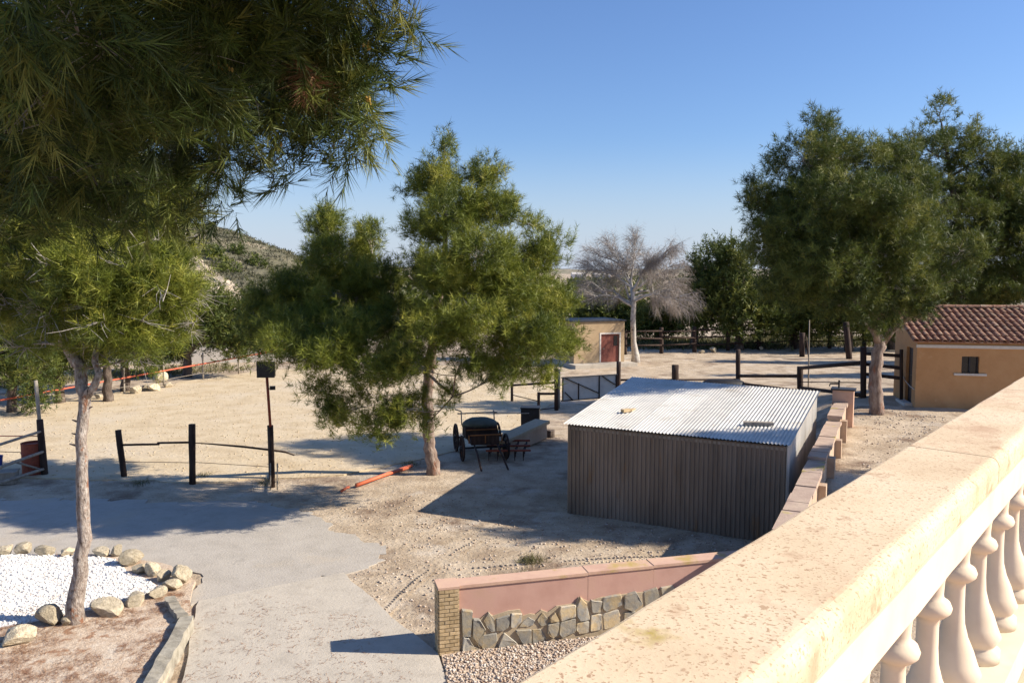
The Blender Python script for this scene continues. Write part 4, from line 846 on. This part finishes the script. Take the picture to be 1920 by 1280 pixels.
for a, b in (((.06, z1 - .03), (.66, .5)), ((.06, .62), (.2, z0)), ((.72, z1 - .03), (.96, .8))):
    mb = MB(); mb.beam(gp_(a[0], a[1], .04), gp_(b[0], b[1], .04), .03, .05, gn); mb.build('brace', m_wood, gt)
mb = MB(); h0 = ga - gu * .12; post(mb, h0, h0 + Vector((0, 0, 1.55)), .07); mb.build('hinge_post', m_greyw, gt, smooth=True)

# ---------------------------------------------------------------- flood light mast
Lb = G(512, 912); lm_ = thing('light_mast', 'slim mast with square black flood light at the arena front', 'light mast', Lb)
mb = MB(); mb.tube([Lb - Vector((0, 0, .1)), D(507, 800, Lb.y)], .055, 8); mb.build('lower_pole', m_wood, lm_, smooth=True)
mb = MB(); mb.tube([D(508, 815, Lb.y), D(500, 700, Lb.y)], .035, 8); mb.build('upper_pole', m_rust, lm_, smooth=True)
c = D(500, 692, Lb.y); mb = MB(); mb.box(c, (.40, .14, .36)); mb.box(c + Vector((0, -.09, 0)), (.44, .04, .40)); mb.box(c + Vector((0, .1, 0)), (.28, .06, .24)); mb.build('lamp_head', m_black, lm_)
c2 = D(511, 727, Lb.y - .05); mb = MB(); mb.box(c2, (.14, .1, .09), .3); mb.beam(D(502, 729, Lb.y), c2, .025, .025); mb.build('side_lamp', m_black, lm_)
mb = MB()
for dx in (-5, 8): mb.tube([G(512 + dx, 918), D(512 + dx, 868, Lb.y - .1)], .018, 6)
mb.build('base_stake', m_greyw, lm_, smooth=True)

# ---------------------------------------------------------------- orange poles on the ground
for i, (a, b, r, lab) in enumerate(((( 640, 924), (654, 916), .035, 'short end of orange pole lying nearest the drive'), ((668, 913), (772, 876), .05, 'long orange pole lying beside the middle pine trunk'), ((682, 907), (765, 880), .04, 'second orange pole lying just behind the long one'))):
    A = G(*a) + Vector((0, 0, .05 + .0 * i)); B = G(*b) + Vector((0, 0, .05)); mb = MB(); mb.tube([A, A.lerp(B, .5) + Vector((0, 0, .01)), B], r, 8); o = mb.build('jump_pole', m_pipe, loc=A, smooth=True); props(o, lab, 'pole', 'orange poles on the ground')

# ---------------------------------------------------------------- horse cart in the shade
cbase = G(902, 852); ca = R(12)
cart = thing('horse_cart', 'dark spoked wheel horse cart parked in shade behind the pine', 'cart', cbase)
def cl(x, y, z): return cbase + Matrix.Rotation(ca, 3, 'Z') @ Vector((x * 1.12, y, z * .86))
def wheel(x, y, r):
    mb = MB(); ring = [cl(x, y + r * math.cos(t), r + r * math.sin(t)) for t in [2 * math.pi * k / 24 for k in range(25)]]
    mb.tube(ring, .035, 6, cap=False); wh = mb.build('wheel', m_wood, cart, smooth=True)
    sp = MB()
    for k in range(10):
        t = 2 * math.pi * k / 10; sp.tube([cl(x, y, r), cl(x, y + (r - .02) * math.cos(t), r + (r - .02) * math.sin(t))], .014, 5)
    sp.build('spokes', m_wood, wh); hb = MB(); hb.tube([cl(x - .07, y, r), cl(x + .07, y, r)], .055, 10); hb.build('hub', m_black, wh, smooth=True)
for x in (-.58, .58):
    wheel(x, -.55, .40); wheel(x, .75, .46)
for y_, z_ in ((-.55, .40), (.75, .46)): mb = MB(); mb.tube([cl(-.58, y_, z_), cl(.58, y_, z_)], .03, 8); mb.build('axle', m_black, cart)
mb = MB(); mb.box(cl(0, .1, .58), (.82, 1.7, .08), ca); mb.box(cl(0, -.72, .72), (.82, .05, .26), ca); mb.build('chassis', m_wood, cart)
mb = MB(); mb.box(cl(0, .25, .80), (.95, .65, .34), ca); mb.build('seat_box', m_wood, cart)
g5 = MB(); prf = [(.42, 0), (.41, .1), (.34, .2), (.22, .27), (.02, .30)]; n0 = len(g5.v); g5.lathe(Vector((0, 0, 0)), prf, 16)
g5.v = [tuple(cl(v[0] * 1.15, v[1] * .85 + .25, v[2] + .97 + .02 * math.sin(v[0] * 19 + v[1] * 23))) for v in g5.v]
m_tarp = mat('green_tarp', [(.055, .07, .055), (.085, .10, .08)], 5, 6, rough=.6, bump=.6, bscale=7, bdist=.03); g5.build('tarp', m_tarp, cart, smooth=True)
mb = MB()
for x in (-.45, .45): mb.tube([cl(x, .5, .95), cl(x, .62, 1.42)], .02, 6)
mb.tube([cl(-.55, .62, 1.34), cl(.55, .62, 1.34)], .02, 6); mb.tube([cl(-.45, .62, 1.42), cl(-.62, .6, 1.5)], .02, 6); mb.tube([cl(.45, .62, 1.3), cl(1.5, .9, 1.2)], .015, 6); mb.build('rail_frame', m_greyw, cart, smooth=True)
m_trim = mat('orange_trim', [(.22, .09, .03), (.28, .12, .04)], 5, 4)
mb = MB(); mb.box(cl(0, -.75, .87), (.88, .03, .03), ca); mb.box(cl(0, -.09, .9), (.9, .03, .03), ca)
for x in (-.43, 0, .43): mb.box(cl(x, -.76, .74), (.03, .03, .24), ca)
mb.build('trim', m_trim, cart)
for x in (-.3, .3): mb = MB(); mb.tube([cl(x, -.8, .55), cl(x, -1.3, .42), cl(x * 1.1, -2.2, .08)], .028, 6); mb.build('shaft', m_wood, cart, smooth=True)
hr0 = G(950, 858); hr = thing('harrow', 'low dark iron harrow lying between the horse cart and the trough', 'harrow', hr0)
for k in range(5):
    mb = MB(); mb.beam(hr0 + Vector((-.5 + .25 * k, -.35, .22)), hr0 + Vector((-.4 + .25 * k, .75, .30)), .05, .05); mb.build('frame_bar', m_wood, hr)
for y_, z_ in ((-.3, .28), (.2, .31), (.7, .36)):
    mb = MB(); mb.beam(hr0 + Vector((-.6, y_, z_)), hr0 + Vector((.7, y_ + .05, z_)), .05, .05); mb.build('cross_bar', m_rust, hr)
for k in range(5):
    for y_ in (-.3, .2, .7): mb = MB(); mb.tube([hr0 + Vector((-.5 + .25 * k + .05 * y_, y_, .26)), hr0 + Vector((-.5 + .25 * k + .05 * y_, y_ - .04, -.01))], [.02, .01], 5); mb.build('tine', m_wood, hr)
# ramp-like trough and dark bin
tb = G(975, 838); mb = MB(); ta = R(35)
tr_ = thing('trough', 'pale sloping concrete trough beside the horse cart', 'trough', tb)
def tl(x, y, z): return tb + Matrix.Rotation(-ta, 3, 'Z') @ Vector((x, y, z))
def slab(c0, c1, wd, th):
    m_ = MB(); m_.beam(c0, c1, wd, th); return m_
slab(tl(0, -1.2, .38), tl(0, 1.3, .62), .55, .10).build('top_slab', m_mort, tr_); slab(tl(0, -1.1, .14), tl(0, 1.2, .34), .46, .42).build('body', m_retain, tr_)
bb = G(995, 812); mb = MB(); mb.box(bb + Vector((0, .2, .42)), (.62, .5, .84), -.1); mb.box(bb + Vector((0, .2, .86)), (.66, .54, .04), -.1); props(mb.build('feed_bin', m_black, loc=bb), 'dark square bin standing behind the pale trough', 'bin')
for (px_, py_, rr0, hh0, lab_) in ((1012, 822, .2, .3, 'larger dark stump by the left wall of the shed'), (1030, 818, .17, .22, 'smaller dark stump against the left wall of the shed')):
    kb = G(px_, py_); mb = MB(); mb.tube([kb - Vector((0, 0, .05)), kb + Vector((0, 0, hh0 * .5)), kb + Vector((.01, 0, hh0))], [rr0 * 1.1, rr0, rr0 * .95], 12, .1); props(mb.build('log_stump', m_barkd, loc=kb), lab_, 'stump')
# overturned dark trough beyond the shed roof
ob_ = GT(1356, 726); ot = MB(); vs = []; 
for k in range(13):
    a = math.pi * k / 12
    for x in (-.95, -.7, .7, .95): r = .42 if abs(x) < .8 else .30; vs.append(ob_ + Vector((x, r * math.cos(a), r * math.sin(a) * .95)))
ot.add(vs, [(i * 4 + j, i * 4 + j + 1, (i + 1) * 4 + j + 1, (i + 1) * 4 + j) for i in range(12) for j in range(3)]); props(ot.build('dark_cover', m_black, loc=ob_, smooth=True), 'black rounded cover lying just beyond the shed roof', 'cover')
# red barrel and clutter by the left pen
bq = G(50, 893); br = thing('barrel', 'rusty red barrel behind the grey pen rails', 'barrel', bq)
mb = MB(); mb.lathe(bq + Vector((0, .35, 0)), [(.29, 0), (.30, .02), (.29, .04), (.29, .28), (.31, .30), (.29, .32), (.29, .56), (.31, .58), (.29, .60), (.29, .82), (.30, .85), (.27, .85), (.27, .80), (.02, .80)], 20); mb.build('drum', m_rust, br, smooth=False)
q = G(10, 905); mb = MB(); mb.box(q + Vector((0, 0, .14)), (.55, .4, .28), .3); mb.box(q + Vector((.0, 0, .30)), (.6, .45, .03), .3); props(mb.build('crate', m_greyw, loc=q), 'small pale crate beside the red barrel at the left edge', 'crate')
m_blue = mat('blue_plastic', [(.02, .05, .25), (.04, .08, .33)], 5, 4, rough=.4)
q = G(-4, 893); mb = MB(); mb.lathe(q + Vector((0, 0, .3)), [(.12, 0), (.14, .24), (.15, .24), (.15, .26), (.13, .26), (.11, .04)], 14); props(mb.build('bucket', m_blue, loc=q), 'blue bucket on the clutter at the left edge', 'bucket')

# ---------------------------------------------------------------- stones round the gravel bed
def stone_mesh(seed, sub=3):
    bm = bmesh.new(); bmesh.ops.create_icosphere(bm, subdivisions=sub, radius=1); rr = np.random.default_rng(seed)
    cuts_ = unit(rr.normal(size=(12, 3))); lim = .50 + .34 * rr.random(12)
    for v in bm.verts:
        p = np.array(v.co); f = 1.0
        for c_, l_ in zip(cuts_, lim):
            d = float(p @ c_)
            if d > l_: p = p - c_ * (d - l_) * .97
        n_ = float(vnoise(p[0] * 3 + 9 * seed, p[1] * 3 + p[2] * 2.3, seed)); p = p * (1 + .10 * (n_ - .5))
        v.co = Vector(p)
    me = bpy.data.meshes.new('stone'); bm.to_mesh(me); bm.free(); me.materials.append(m_rock); return me
smesh = [stone_mesh(s) for s in range(8)]
ordn = ['first', 'second', 'third', 'fourth', 'fifth', 'sixth', 'seventh', 'eighth', 'ninth', 'tenth', 'eleventh', 'twelfth', 'thirteenth', 'fourteenth']
def stone(px, py, wpx, hpx, lab, grp, z=BZ, dep=.8, i=0, nm='border_stone'):
    p = G(px, py, z); sc_ = p.y / FPX; o = bpy.data.objects.new(nm, smesh[(i * 5 + 3) % 8]); COL.objects.link(o)
    hgt = hpx * sc_ * .75; o.location = p + Vector((0, hgt * .3, hgt * .42)); o.scale = (wpx * sc_ * .56, wpx * sc_ * .56 * dep, hgt * .62); o.rotation_euler = (rnd.uniform(-.2, .2), rnd.uniform(-.25, .25), rnd.uniform(0, 6.28))
    return props(o, lab, 'stone', grp)
back = [(6, 1040, 34, 26), (40, 1038, 36, 30), (84, 1040, 40, 24), (124, 1042, 32, 22), (152, 1042, 20, 18), (186, 1043, 34, 24), (216, 1042, 28, 28), (246, 1060, 46, 38), (258, 1076, 28, 26), (284, 1080, 36, 34), (304, 1090, 30, 28), (336, 1092, 46, 46), (322, 1106, 44, 26)]
for i, (x, y, a, b) in enumerate(back): stone(x, y, a, b, 'rough buff stone, %s from the left edge along the back of the white gravel' % ordn[i], 'stones edging the white gravel bed', i=i)
front = [(28, 1208, 66, 46, 'big pale stone at the left edge in front of the white gravel'), (88, 1174, 56, 50, 'dark grey stone left of the slender pine foot'), (195, 1152, 66, 36, 'long pale stone just right of the slender pine foot'), (250, 1134, 48, 28, 'grey flat stone, second right of the slender pine foot'), (291, 1120, 40, 26, 'white rounded stone, third right of the slender pine foot'), (124, 1172, 26, 26, 'small dark stone tucked behind the slender pine foot')]
for i, (x, y, a, b, lab) in enumerate(front): stone(x, y, a, b, lab, 'stones edging the white gravel bed', i=i + 3)
# pale boulders by the taped fence, rocks by the far fence
for i, (x, y, a, b, lab) in enumerate(((252, 738, 24, 22, 'leftmost pale boulder of the heap by the taped fence'), (272, 732, 20, 16, 'second pale boulder of the heap by the taped fence'), (288, 733, 26, 18, 'third pale boulder of the heap by the taped fence'), (298, 716, 26, 30, 'tallest pale boulder at the back of the taped fence heap'), (316, 726, 18, 12, 'rightmost low boulder of the taped fence heap'), (182, 748, 16, 16, 'lone boulder left of the heap by the taped fence'))):
    o = stone(x, y, a, b, lab, 'pale boulders by the taped fence', z=0, i=i, nm='boulder')
for i, (x, y, a, b, lab) in enumerate(((1338, 660, 18, 12, 'pale rock at the foot of the far fence below the sunlit pine'), (1428, 656, 10, 10, 'small white rock at the lit far fence post'), (1512, 650, 22, 14, 'large white rock beside the far dark marker post'), (1316, 662, 12, 9, 'small rock at the far fence nearer the bare tree'), (1386, 655, 20, 8, 'flat pale rock under the far fence middle'))):
    p = GT(x, y); stone(x, y, a, b, lab, 'rocks along the far fence', z=p.z, i=i + 2, nm='rock')
# ---------------------------------------------------------------- sleepers edging the bed
A, B = G(278, 1330, .02), G(360, 1165, .02)
for nm, a, b, z, lab in (('timber_sleeper', (268, 1335), (352, 1178), .0, 'long weathered timber sleeper edging the litter bed'), ('timber_sleeper', (344, 1178), (318, 1140), .0, 'short weathered sleeper block at the far end of the long one')):
    A, B = G(*a), G(*b); mb = MB(); d = (B - A).normalized(); sx = Vector((d.y, -d.x, 0)); n = 12; wd, ht = (.11, .20) if 'edging' in lab else (.09, .20); vs = []
    for i in range(n + 1):
        p = A.lerp(B, i / n); j = [rnd.uniform(-.012, .012) for _ in range(4)]
        vs += [p - sx * (wd + j[0]) + Vector((0, 0, -.1)), p + sx * (wd + j[1]) + Vector((0, 0, -.1)), p + sx * (wd - .015 + j[1]) + Vector((0, 0, ht + j[2])), p - sx * (wd - .015 + j[0]) + Vector((0, 0, ht + j[3]))]
    fs = [(i * 4 + k, i * 4 + (k + 1) % 4, (i + 1) * 4 + (k + 1) % 4, (i + 1) * 4 + k) for i in range(n) for k in range(4)] + [(3, 2, 1, 0), (n * 4, n * 4 + 1, n * 4 + 2, n * 4 + 3)]
    mb.add(vs, fs); props(mb.build(nm, m_sleeper, loc=A), lab, 'sleeper')

# ---------------------------------------------------------------- loose stuff: pebbles, needles, grass
def in_poly(x, y, poly):
    inside = np.zeros(len(x), bool); n = len(poly)
    for i in range(n):
        x0, y0 = poly[i][:2]; x1, y1 = poly[(i + 1) % n][:2]
        c_ = ((y0 > y) != (y1 > y)) & (x < (x1 - x0) * (y - y0) / (y1 - y0 + 1e-12) + x0); inside ^= c_
    return inside
def scatter(poly, n, g):
    P = np.array([p[:2] for p in poly]); lo = P.min(0); hi = P.max(0); out = np.zeros((0, 2))
    while len(out) < n:
        q = lo + (hi - lo) * g.random((n * 2, 2)); out = np.vstack([out, q[in_poly(q[:, 0], q[:, 1], poly)]])
    return out[:n]
OCT = np.array([(1, 0, 0), (-1, 0, 0), (0, 1, 0), (0, -1, 0), (0, 0, 1), (0, 0, -1)], float); OF = np.array([(0, 2, 4), (2, 1, 4), (1, 3, 4), (3, 0, 4), (2, 0, 5), (1, 2, 5), (3, 1, 5), (0, 3, 5)])
def pebbles(name, poly, n, r0, r1, z, m, seed, label, cat, terr=False):
    g = np.random.default_rng(seed); xy = scatter(poly, n, g); r = r0 + (r1 - r0) * g.random((n, 1, 1)) ** 2
    v = OCT[None] * (.7 + .6 * g.random((n, 6, 1))) * r * np.array([1, 1, .65]); a = g.random(n) * 6.28; c_, s_ = np.cos(a)[:, None], np.sin(a)[:, None]
    vx = v[..., 0] * c_ - v[..., 1] * s_; vy = v[..., 0] * s_ + v[..., 1] * c_
    zz = (terrain(xy[:, 0], xy[:, 1]) + micro(xy[:, 0], xy[:, 1]))[:, None] if terr else 0
    V = np.stack([vx + xy[:, :1], vy + xy[:, 1:], v[..., 2] + z + zz + r[..., 0] * .3], -1).reshape(-1, 3)
    F = (OF[None] + np.arange(n)[:, None, None] * 6).reshape(-1, 3)
    return props(np_mesh(name, V, F, m), label, cat, kind='stuff')
pebbles('white_pebbles', [(p.x, p.y) for p in wg], 9000, .012, .035, BZ + .01, m_wpeb, 31, 'white pebbles covering the stone edged bed', 'pebbles')
pebbles('mixed_pebbles', [(-.95, 10.8), (-.7, 10.93), (1.6, 11.5), (1.2, 8.6), (-.7, 9.0)], 9000, .010, .030, .03, m_peb, 32, 'mixed brown and white pebbles below the pink wall', 'pebbles')
pebbles('yard_stones', [(-3, 13.6), (-1, 11.2), (3, 12.0), (5, 14), (4.4, 16), (1, 17.4), (-2, 19.5), (-4, 18), (-2.4, 15)], 2600, .008, .035, 0.0, m_peb, 33, 'small loose stones strewn over the yard dirt', 'stones', True)
pebbles('plateau_stones', [(6.5, 14.5), (12, 16), (13, 24), (11, 26), (9.8, 22)], 1200, .01, .04, 0.0, m_peb, 34, 'small loose stones by the retaining wall top', 'stones', True)
pebbles('arena_clods', ar, 7000, .012, .035, .010, m_sand, 35, 'sand clods turned up over the riding arena', 'sand clods')
def blades(name, pts, n, ln, wd, m, seed, label, cat, flat=False, spread=.1, z=None, kind=None):
    g = np.random.default_rng(seed); P = np.array(pts, float); i = g.integers(0, len(P), n); b = P[i] + g.normal(size=(n, 3)) * np.array([spread, spread, 0 if not flat else .004])
    d = unit(g.normal(size=(n, 3)) * (np.array([1, 1, .04]) if flat else np.array([.5, .5, .1])) + (0 if flat else np.array([0, 0, .7]))); s_ = unit(np.cross(d, np.array([0, 0, 1.0]) if flat else g.normal(size=(n, 3)))) * wd
    L_ = ln * (.5 + .8 * g.random((n, 1))); V = np.stack([b - s_, b + s_, b + d * L_], 1).reshape(-1, 3)
    loc = P.mean(0) if kind is None else (0, 0, 0)
    return props(np_mesh(name, V, np.arange(3 * n).reshape(-1, 3), m, off=loc, tint=np.clip(g.normal(.5, .25, n), 0, 1)), label, cat, kind=kind)
g4 = np.random.default_rng(41); xy = scatter([(-4.6, 9.6), (-5.1, 11.9), (-5.6, 13.2), (-6.6, 12.6), (-9.6, 11.6), (-12, 11.2), (-12, 9)], 5000, g4); keep = vnoise(xy[:, 0] * 2.2, xy[:, 1] * 2.2, 6) > .42; xy = xy[keep]
blades('needle_litter', np.c_[xy, np.full(len(xy), BZ + .012)], 20000, .08, .0026, m_deadn, 42, 'fallen brown pine needles on the litter bed', 'needles', True, .03, kind='stuff')
for i, (px, py, n, s_, lab) in enumerate(((995, 1050, 260, .13, 'low green weed tuft in the dirt above the pink wall'), (380, 892, 160, .1, 'dark weed tuft at the foot of the middle arena post'), (262, 905, 120, .14, 'dry weed tuft between the two left arena posts'), (985, 1080, 60, .1, 'tiny weed patch touching the pink wall coping'), (500, 905, 120, .16, 'dry weed tuft at the mast foot'), (770, 870, 120, .12, 'green weed tuft at the end of the orange poles'))):
    p = G(px, py); blades('weed_tuft', [p - Vector((0, 0, .03))], n, .16, .007, m_grass, 50 + i, lab, 'weed', False, s_)
tk = MB()
for (pa, pm_, pb) in (((1262, 1010), (1120, 1022), (985, 992)), ((1330, 1052), (1160, 1062), (900, 1085)), ((1290, 1040), (1130, 1048), (880, 1066)), ((700, 1180), (760, 1090), (900, 1010))):
    A, M_, B = G(*pa), G(*pm_), G(*pb); L_ = (B - A).length; n = int(L_ / .085)
    for i in range(n):
        t = i / n; p = A * (1 - t) ** 2 + M_ * 2 * t * (1 - t) + B * t * t; d = ((M_ - A) * (1 - t) + (B - M_) * t).normalized(); sx = Vector((d.y, -d.x, 0)); z = float(micro(p.x, p.y))
        if vnoise(p.x * 1.3, p.y * 1.3, 33) < .33: continue
        for sg in (-1, 1):
            c = p + sx * (.055 * sg); a_ = c + sx * (.05 * sg) + d * .03; tk.add([c + Vector((0, 0, z - .02)) - d * .02, c + Vector((0, 0, z - .02)) + d * .025, a_ + Vector((0, 0, z - .02)) + d * .025, a_ + Vector((0, 0, z - .02)) - d * .02, c + Vector((0, 0, z + .022)), a_ + Vector((0, 0, z + .018))], [(0, 3, 5, 4), (1, 4, 5, 2), (0, 4, 1), (3, 2, 5)])
props(tk.build('tyre_tracks', m_yard), 'chevron tyre tracks pressed in the dirt before the shed', 'tracks', kind='stuff')
g4b = np.random.default_rng(44); xyw = scatter([(p.x, p.y) for p in wg], 500, g4b)
blades('stray_needles', np.c_[xyw, np.full(len(xyw), BZ + .045)], 1100, .09, .004, m_deadn, 45, 'stray brown needles on the white gravel', 'needles', True, .05, kind='stuff')
xyd = scatter([(-4.4, 9.8), (-5.0, 12.2), (-4.2, 13), (-2.2, 12), (-1.2, 10)], 260, g4b); blades('drive_litter', np.c_[xyd, np.full(len(xyd), .026)], 900, .08, .004, m_deadn, 46, 'thin scatter of pine needles on the concrete slab', 'needles', True, .06, kind='stuff')
# rough grass behind fences
pts = []
for i in range(900):
    t = rnd.random(); a = Vector((-32, 29.5, 0)).lerp(Vector((-14.2, 44, 0)), t); pts.append(a + Vector((-rnd.random() * 4 - .4, rnd.random() * 3, -.03)))
blades('rough_grass', pts, 9000, .28, .02, m_grass, 60, 'rough grass strip outside the red taped fence', 'grass', False, .3, kind='stuff')
pts = []
for i in range(900):
    x = rnd.uniform(7, 40); y = 57 + rnd.random() * 7 + (x > 20) * 1.5; pts.append((x, y, T(x, y) - .05))
blades('far_scrub', pts, 14000, .6, .05, m_grass, 61, 'scrubby grass behind the far rail fence', 'grass', False, .5, kind='stuff')

# ---------------------------------------------------------------- background: white wall, hill, plain
wa, wb = Vector((-26, 46.5, 0)), Vector((-12.5, 49, 0)); d = (wb - wa).normalized(); mb = MB(); mb.beam(wa + Vector((0, 0, .45)), wb + Vector((0, 0, .45)), .2, .95)
props(mb.build('white_wall', m_sill, loc=wa), 'low white wall beyond the red taped fence', 'wall')
hx = np.linspace(-260, 20, 160); hy = np.linspace(52, 330, 150); HX, HY = np.meshgrid(hx, hy)
def hillz(x, y):
    ridge = np.interp(x / y * 150, [-260, -150, -95, -58, -52, -47, -42, -38, -30, 20], [34, 30, 22, 12.6, 11.2, 9.0, 7.0, 4.8, 2.0, -2.5])
    rise = sstep(72, 155, y + .25 * (x + 60)); z = ridge * rise
    z = z * (1 - .35 * sstep(190, 330, y)) + 1.2 * sstep(50, 62, y) * sstep(-8, -20, x)
    n = (vnoise(x * .05, y * .05, 8) - .5) * 3 + (vnoise(x * .14, y * .14, 9) - .5) * 1.4 + (vnoise(x * .45, y * .45, 10) - .5) * .5
    return z + n * rise - .4 - 3 * sstep(-12, 10, x)
HZ = hillz(HX, HY)
V = np.stack([HX, HY, HZ], -1).reshape(-1, 3); ii = np.arange(HX.size).reshape(HX.shape); F = np.stack([ii[:-1, :-1], ii[:-1, 1:], ii[1:, 1:], ii[1:, :-1]], -1).reshape(-1, 4)
hill = props(np_mesh('hill', V, F, m_hill, smooth=True), kind='structure')
# pale marl cliff on the hill's near flank
def on_hill(px, py):
    a_, b_, c_ = ray(px, py)
    Y = 56 + np.arange(600) * .4; t = Y / b_; hit = np.nonzero(HC + c_ * t <= hillz(a_ * t, Y))[0]
    if len(hit): t = t[hit[0]]; return Vector((a_ * t, b_ * t, HC + c_ * t))
    return Vector((a_ * 200, 200, HC + c_ * 200))
cv = []; cf = []; nc, nr = 44, 16
for i in range(nc):
    for j in range(nr):
        px = 250 + 205 * i / (nc - 1); f = j / (nr - 1); ytop = 474 + max(0, px - 365) * .72 - max(0, 330 - px) * .1; ybot = ytop + 62
        py = ybot + (ytop - ybot) * f + 5 * (float(vnoise(i * .6, j * .9, 14)) - .5); p = on_hill(px, py); back = .9 * math.sin(math.pi * min(1, max(0, f))) ** .5 + .8 * (float(vnoise(i * .5, j * .8, 12)) - .5) + .9 * (float(vnoise(i * 1.3, j * 2.9, 13)) - .5)
        edge = min(1.0, i / 4, (nc - 1 - i) / 4, j / 3, (nr - 1 - j) / 3); dv = (p - cam.location).normalized(); cv.append(p - dv * (back + .3) * edge * 1.6 + dv * .3 * (1 - edge))
for i in range(nc - 1):
    for j in range(nr - 1): cf.append((i * nr + j, (i + 1) * nr + j, (i + 1) * nr + j + 1, i * nr + j + 1))
mb = MB(); mb.add(cv, cf); props(mb.build('marl_cliff', m_cliff, smooth=True), kind='structure')
# shrubs on the hill ridge
def shrub(px, py, Y, r, lab, seed, h=.75):
    c_ = D(px, py, Y) if Y > 140 else on_hill(px, py) + Vector((0, -.3, r * .4)); g = np.random.default_rng(seed); root = thing('hill_shrub', lab, 'shrub', c_ - Vector((0, 0, r)), 'shrubs on the hill')
    V, F, tint, *_ = foliage([(c_.x, c_.y, c_.z, r, r, r * h)], 26, 6, 6, .35, .16, .5, g, spread=.3); np_mesh('foliage', V, F, m_pineB, root, tint=tint)
    mb = MB(); mb.tube([c_ - Vector((0, 0, r * 1.4)), c_], [.12, .06], 5); mb.build('stem', m_barkd, root)
for i, (px, py, Y, r, lab) in enumerate(((418, 452, 148, 1.0, 'leftmost shrub on the hill skyline'), (431, 450, 148, 1.35, 'round dark shrub on the hill skyline above the cliff'), (458, 461, 149, 1.2, 'low shrub on the hill skyline right of the round one'), (476, 466, 149, .8, 'small shrub midway down the hill skyline'), (490, 470, 149, 1.1, 'shrub third from the right on the hill skyline'), (503, 477, 150, 1.5, 'big shrub second from the right on the hill skyline'), (524, 490, 150, 1.0, 'rightmost low shrub on the hill skyline'), (444, 475, 138, 1.0, 'shrub on the open hill slope below the skyline'), (412, 490, 118, 1.4, 'dark shrub at the cliff top'), (436, 512, 112, 1.5, 'dark shrub hanging at the right of the pale cliff'), (395, 478, 122, 1.3, 'shrub at the left of the cliff top'), (483, 500, 130, 1.3, 'shrub low on the hill near the middle pine'))):
    shrub(px, py, Y, r, lab, 200 + i)
hp_ = scatter([(-60, 62), (-22, 62), (-32, 160), (-80, 180)], 3500, np.random.default_rng(70)); blades('hill_scrub', np.c_[hp_, hillz(hp_[:, 0], hp_[:, 1])], 34000, .5, .09, m_scrub, 71, 'low grey green scrub over the hillside', 'scrub', False, .5, kind='stuff')
# far tree belts and sheds on the plain
g6 = np.random.default_rng(80); lob = []
for i in range(150):
    Y = g6.uniform(90, 420); X = g6.uniform(-.15, .75) * Y; lob.append((X, Y, g6.uniform(.8, 2.2), g6.uniform(2, 6), 2, g6.uniform(1.2, 2.4)))
V, F, tint, *_ = foliage(lob, 1700, 5, 7, .8, .5, 1.0, g6, spread=.7); props(np_mesh('far_wood', V, F, m_pineB, tint=tint), 'far belts of low trees on the plain', 'trees', kind='stuff')
for i, (px, wd, Y, h, lab) in enumerate(((1085, 26, 620, 5, 'far pale warehouse just right of the middle pine'), (1128, 30, 700, 4.5, 'far long pale warehouse behind the bare tree crown'), (1165, 14, 760, 5, 'far small pale building right of the long warehouse'))):
    p = D(px, 520, Y); p.z = -.5; ww = wd * Y / FPX; o = thing('far_building', lab, 'building', p, 'far buildings on the plain'); mb = MB(); mb.box(p + Vector((0, 0, h / 2)), (ww, 14, h)); mb.build('wall', m_farw, o)
    mb = MB(); mb.add([p + Vector((sx * ww * .52, sy * 7.4, h)) for sx in (-1, 1) for sy in (-1, 1)] + [p + Vector((sx * ww * .52, 0, h + 1.6)) for sx in (-1, 1)], [(0, 2, 5, 4), (3, 1, 4, 5), (0, 4, 1), (2, 3, 5)]); mb.build('roof', m_ply, o)
# far ridge on the horizon
rx = np.linspace(-3500, 6500, 160); V = []; 
for k, (yy, zz) in enumerate(((6000, 0), (6500, 1), (7200, .2))):
    hgt = 25 + 35 * vnoise(rx * .0011, rx * 0, 15) + 14 * vnoise(rx * .005, rx * 0, 16); V.append(np.stack([rx, np.full_like(rx, yy), hgt * zz - 5], -1))
V = np.concatenate(V); n = len(rx); F = np.array([(k * n + i, k * n + i + 1, (k + 1) * n + i + 1, (k + 1) * n + i) for k in range(2) for i in range(n - 1)]); props(np_mesh('far_hills', V, F, m_plain, smooth=True), kind='structure')
# power line
pl = thing('power_line', 'thin power cables strung across the low sky above the bare tree', 'power line', D(985, 560, 210))
for dz_ in (0, 6):
    a, b = D(960, 500 + dz_, 200), D(1500, 440 + dz_, 150); pts = [a.lerp(b, t / 16) - Vector((0, 0, 3.2 * 4 * (t / 16) * (1 - t / 16) * .5)) for t in range(17)]
    mb = MB(); mb.tube(pts, .022, 4); mb.build('cable', m_black, pl)
for p in (D(960, 495, 200), D(1500, 435, 150)):
    mb = MB(); mb.tube([Vector((p.x, p.y, -1)), p + Vector((0, 0, .3))], [.18, .12], 8); mb.box(p, (1.4, .1, .1)); mb.build('utility_pole', m_greyw, pl, smooth=False)
